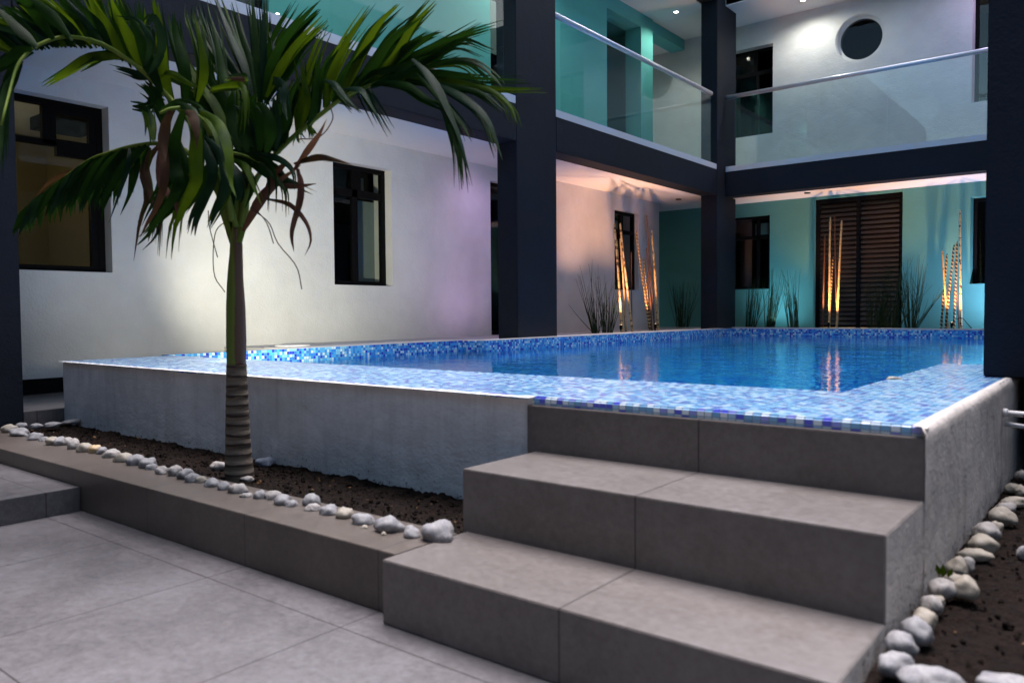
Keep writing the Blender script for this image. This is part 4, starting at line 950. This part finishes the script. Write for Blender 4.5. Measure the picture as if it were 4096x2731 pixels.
o = obj('valve_handle', bm, M_red, pr); o.matrix_parent_inverse = inv
tag(pr, 'white plastic pipe with red valve sticking out of the right wall', 'pipe')

# ------------------------------------------------------------------ bamboo poles
def pole(top, bot, w, kind, label, group, xp=None, yp=None):
    """top/bot in photo pixels; standing in the plane x=xp or y=yp"""
    f = (lambda q: at_x(q[0], q[1], xp)) if xp else (lambda q: at_y(q[0], q[1], yp))
    b, t = f(bot), f(top); b = b+(t-b)*((RIM-b.z)/(t.z-b.z)); Lh = (t-b).length; s = (b-EYE).dot(FW)/FPX; r = w*s/2*1.05
    bm = bmesh.new(); pts = []; rad = []; nn = 40; ph = random.uniform(0, 9)
    for i in range(nn+1):
        z = Lh*i/nn; pts.append((.006*math.sin(z*2.1+ph), .006*math.sin(z*1.6+ph*2), z))
        rad.append(r*(1.0-.25*i/nn)*(1.13 if (kind != 'dark' and i % 5 == 2) else 1.0))
    pts.append((pts[-1][0]+r*.5, pts[-1][1], Lh+r*1.5)); rad.append(r*.35)
    tube(bm, pts, rad, 12)
    o = obj('bamboo_pole', bm, PM[kind]); o.location = b; o.rotation_euler = (t-b).to_track_quat('Z', 'Y').to_euler()
    return tag(o, label, 'bamboo pole', group)
def c4(u, v): return 2230+u*.4252, 750+v*.4252
def c6(u, v): return 2730+u*.5808, 700+v*.5808
g = 'bamboo poles by the white wall'; X1 = -5.86
pole(c4(540, 352), c4(600, 1368), 8.5, 'spotted', 'brown-knotted pole, leftmost of the brightly lit bamboo before the dark window', g, X1)
pole(c4(563, 508), c4(612, 1368), 7.5, 'spotted', 'shorter knotted pole standing close against the leftmost lit pole', g, X1-.03)
pole(c4(586, 492), c4(650, 1360), 7, 'pale', 'short pale pole in the middle of the lit bamboo by the dark window', g, X1-.05)
pole(c4(593, 352), c4(703, 1358), 9, 'spotted', 'tall leaning spotted pole crossing the dark window', g, X1+.02)
pole(c4(697, 612), c4(700, 1355), 4.5, 'dark', 'thin dark reddish pole in front of the window right edge', g, X1)
pole(c4(608, 620), c4(640, 1355), 5, 'dark', 'thin dark pole half hidden among the lit spotted poles', g, X1-.08)
g = 'bamboo poles by the end of the white wall'; X2 = -5.86
pole(c4(744, 430), c4(868, 1345), 9, 'striped', 'tall leaning dark pole with spiral pale stripes', g, X2)
pole(c4(812, 680), c4(882, 1345), 7.5, 'striped', 'shorter striped pole leaning beside the tall striped one', g, X2-.03)
pole(c4(843, 268), c4(912, 1345), 6, 'dark', 'tallest thin dark pole at the end of the white wall', g, X2)
pole(c4(843, 578), c4(888, 1345), 6, 'dark', 'shorter dark pole between striped and pale poles', g, X2+.04)
pole(c4(885, 425), c4(945, 1342), 9.5, 'spotted', 'pale spotted pole, rightmost at the end of the white wall', g, X2)
g = 'bamboo poles before the louvred door'; Y3 = 12.93
pole(c6(981, 425), c6(967, 1055), 7, 'dark', 'brown pole, leftmost of the bamboo before the louvred door', g, None, Y3)
pole(c6(1020, 302), c6(1008, 1055), 8.5, 'pale', 'tall pale pole, second of the bamboo before the louvred door', g, None, Y3)
pole(c6(1034, 575), c6(1003, 1055), 7, 'striped', 'short striped pole crossing behind the tall pale one at the louvred door', g, None, Y3+.05)
pole(c6(1050, 290), c6(1062, 1055), 6, 'dark', 'tall thin reddish pole before the louvred door', g, None, Y3+.04)
pole(c6(1098, 325), c6(1058, 1055), 9, 'pale', 'tall pale pole, rightmost before the louvred door', g, None, Y3)
g = 'bamboo poles near the right column'
pole(c6(1793, 530), c6(1826, 1060), 8, 'pale', 'pale pole crossing a striped one, left in the bamboo near the right column', g, None, Y3)
pole(c6(1818, 555), c6(1783, 1060), 8, 'striped', 'striped pole, its foot leftmost in the bamboo near the right column', g, None, Y3+.05)
pole(c6(1868, 490), c6(1815, 1060), 8.5, 'striped', 'leaning striped pole in the middle of the bamboo near the right column', g, None, Y3)
pole(c6(1888, 470), c6(1870, 1060), 8.5, 'striped', 'dark striped upright pole in the bamboo near the right column', g, None, Y3+.03)
pole(c6(1874, 600), c6(1905, 1060), 6, 'dark', 'short dark pole behind the striped ones near the right column', g, None, Y3+.06)
pole(c6(1910, 250), c6(1922, 1060), 8.5, 'spotted', 'tallest pale pole nearest the right column', g, None, Y3)
# loose cable end by the last bamboo
bm = bmesh.new(); tube(bm, spline([at_y(*c6(1880, 992), 12.9), at_y(*c6(1925, 985), 12.9), at_y(*c6(1960, 1020), 12.9), at_y(*c6(1995, 1060), 12.9)], 12), .006, 8)
tag(obj('cable', bm, M_black), 'short loop of cable rising beside the bamboo near the right column', 'cable')

# ------------------------------------------------------------------ reeds
def reeds(cx, cy, hgt, n, lean, label, spread=.09, fan=.25, z=RIM):
    bm = bmesh.new()
    for i in range(n):
        a = random.uniform(0, 6.28); r = spread*math.sqrt(random.random()); p = Vector((cx+r*math.cos(a), cy+r*math.sin(a)*.6, z))
        h = hgt*random.uniform(.45, 1.0); wild = random.random() < .18
        d = Vector((lean[0]+math.cos(a)*fan*(2.2 if wild else .6)*random.random(), lean[1]+math.sin(a)*fan*.5*random.random(), 1)).normalized()
        bend = Vector((random.uniform(-.25, .25), random.uniform(-.15, .15), 0))*(.8 if wild else .3)
        pts = []; ns = 7
        for k in range(ns+1):
            pts.append(p.copy()); p = p+d*h/ns; d = (d+bend/ns).normalized()
            d = (d+Vector((random.uniform(-.03, .03), random.uniform(-.02, .02), 0))).normalized()
        r0 = random.uniform(.0035, .0065)
        tube(bm, pts, [r0*(1-.75*k/ns) for k in range(ns+1)], 5, cap=False)
        if random.random() < .5:     # side twig
            k = random.randrange(2, 6); q = pts[k]; dd = Vector((random.uniform(-.5, .5), random.uniform(-.2, .2), 1)).normalized(); l = h*random.uniform(.15, .35)
            tube(bm, [q, q+dd*l*.5, q+dd*l+Vector((0, 0, .02))], [r0*.6, r0*.45, r0*.2], 4, cap=False)
    o = obj('reed_clump', bm, M_reed)
    o.data.transform(Matrix.Translation((-cx, -cy, -z))); o.location = (cx, cy, z)
    return tag(o, label, 'reed plant', 'clumps of thin reeds round the pool')
def bxy(D, yp=12.95): p = at_y(D*1.7415, 755*1.7415, yp); return p.x, p.y
q = at_x(1367*1.7415, 760*1.7415, -5.85); reeds(q.x, q.y, 1.0, 26, (-.0, -.22), 'wiry reed clump, leftmost, against the pinkish white wall', .07, .45)
q = at_x(1396*1.7415, 760*1.7415, -5.85); reeds(q.x, q.y, .85, 34, (.05, .05), 'wiry reed clump just left of the brightly lit bamboo', .09, .55)
x, y = bxy(1566, 13.2); reeds(x, y, .95, 46, (.02, 0), 'shadowy reed clump in front of the dark green passage', .14, .4)
x, y = bxy(1722); reeds(x, y, .95, 46, (.10, 0), 'reed clump under the dark window beside the corner column', .10, .25)
x, y = bxy(1768); reeds(x, y, 1.05, 44, (.10, 0), 'tallest reed clump right of the dark window edge', .09, .22)
x, y = bxy(1823); reeds(x, y, .98, 40, (-.10, 0), 'reed clump leaning left between the dark window and louvred door', .09, .18)
x, y = bxy(2012); reeds(x, y, 1.0, 46, (.06, 0), 'shadowy reed clump in front of the louvred door', .13, .3)
x, y = bxy(2048); reeds(x, y, 1.1, 40, (.05, 0), 'dark reed clump over the right edge of the louvred door', .1, .3)
x, y = bxy(2092); reeds(x, y, 1.12, 48, (-.02, 0), 'fanned reed clump right of the louvred door against the blue-lit wall', .10, .5)
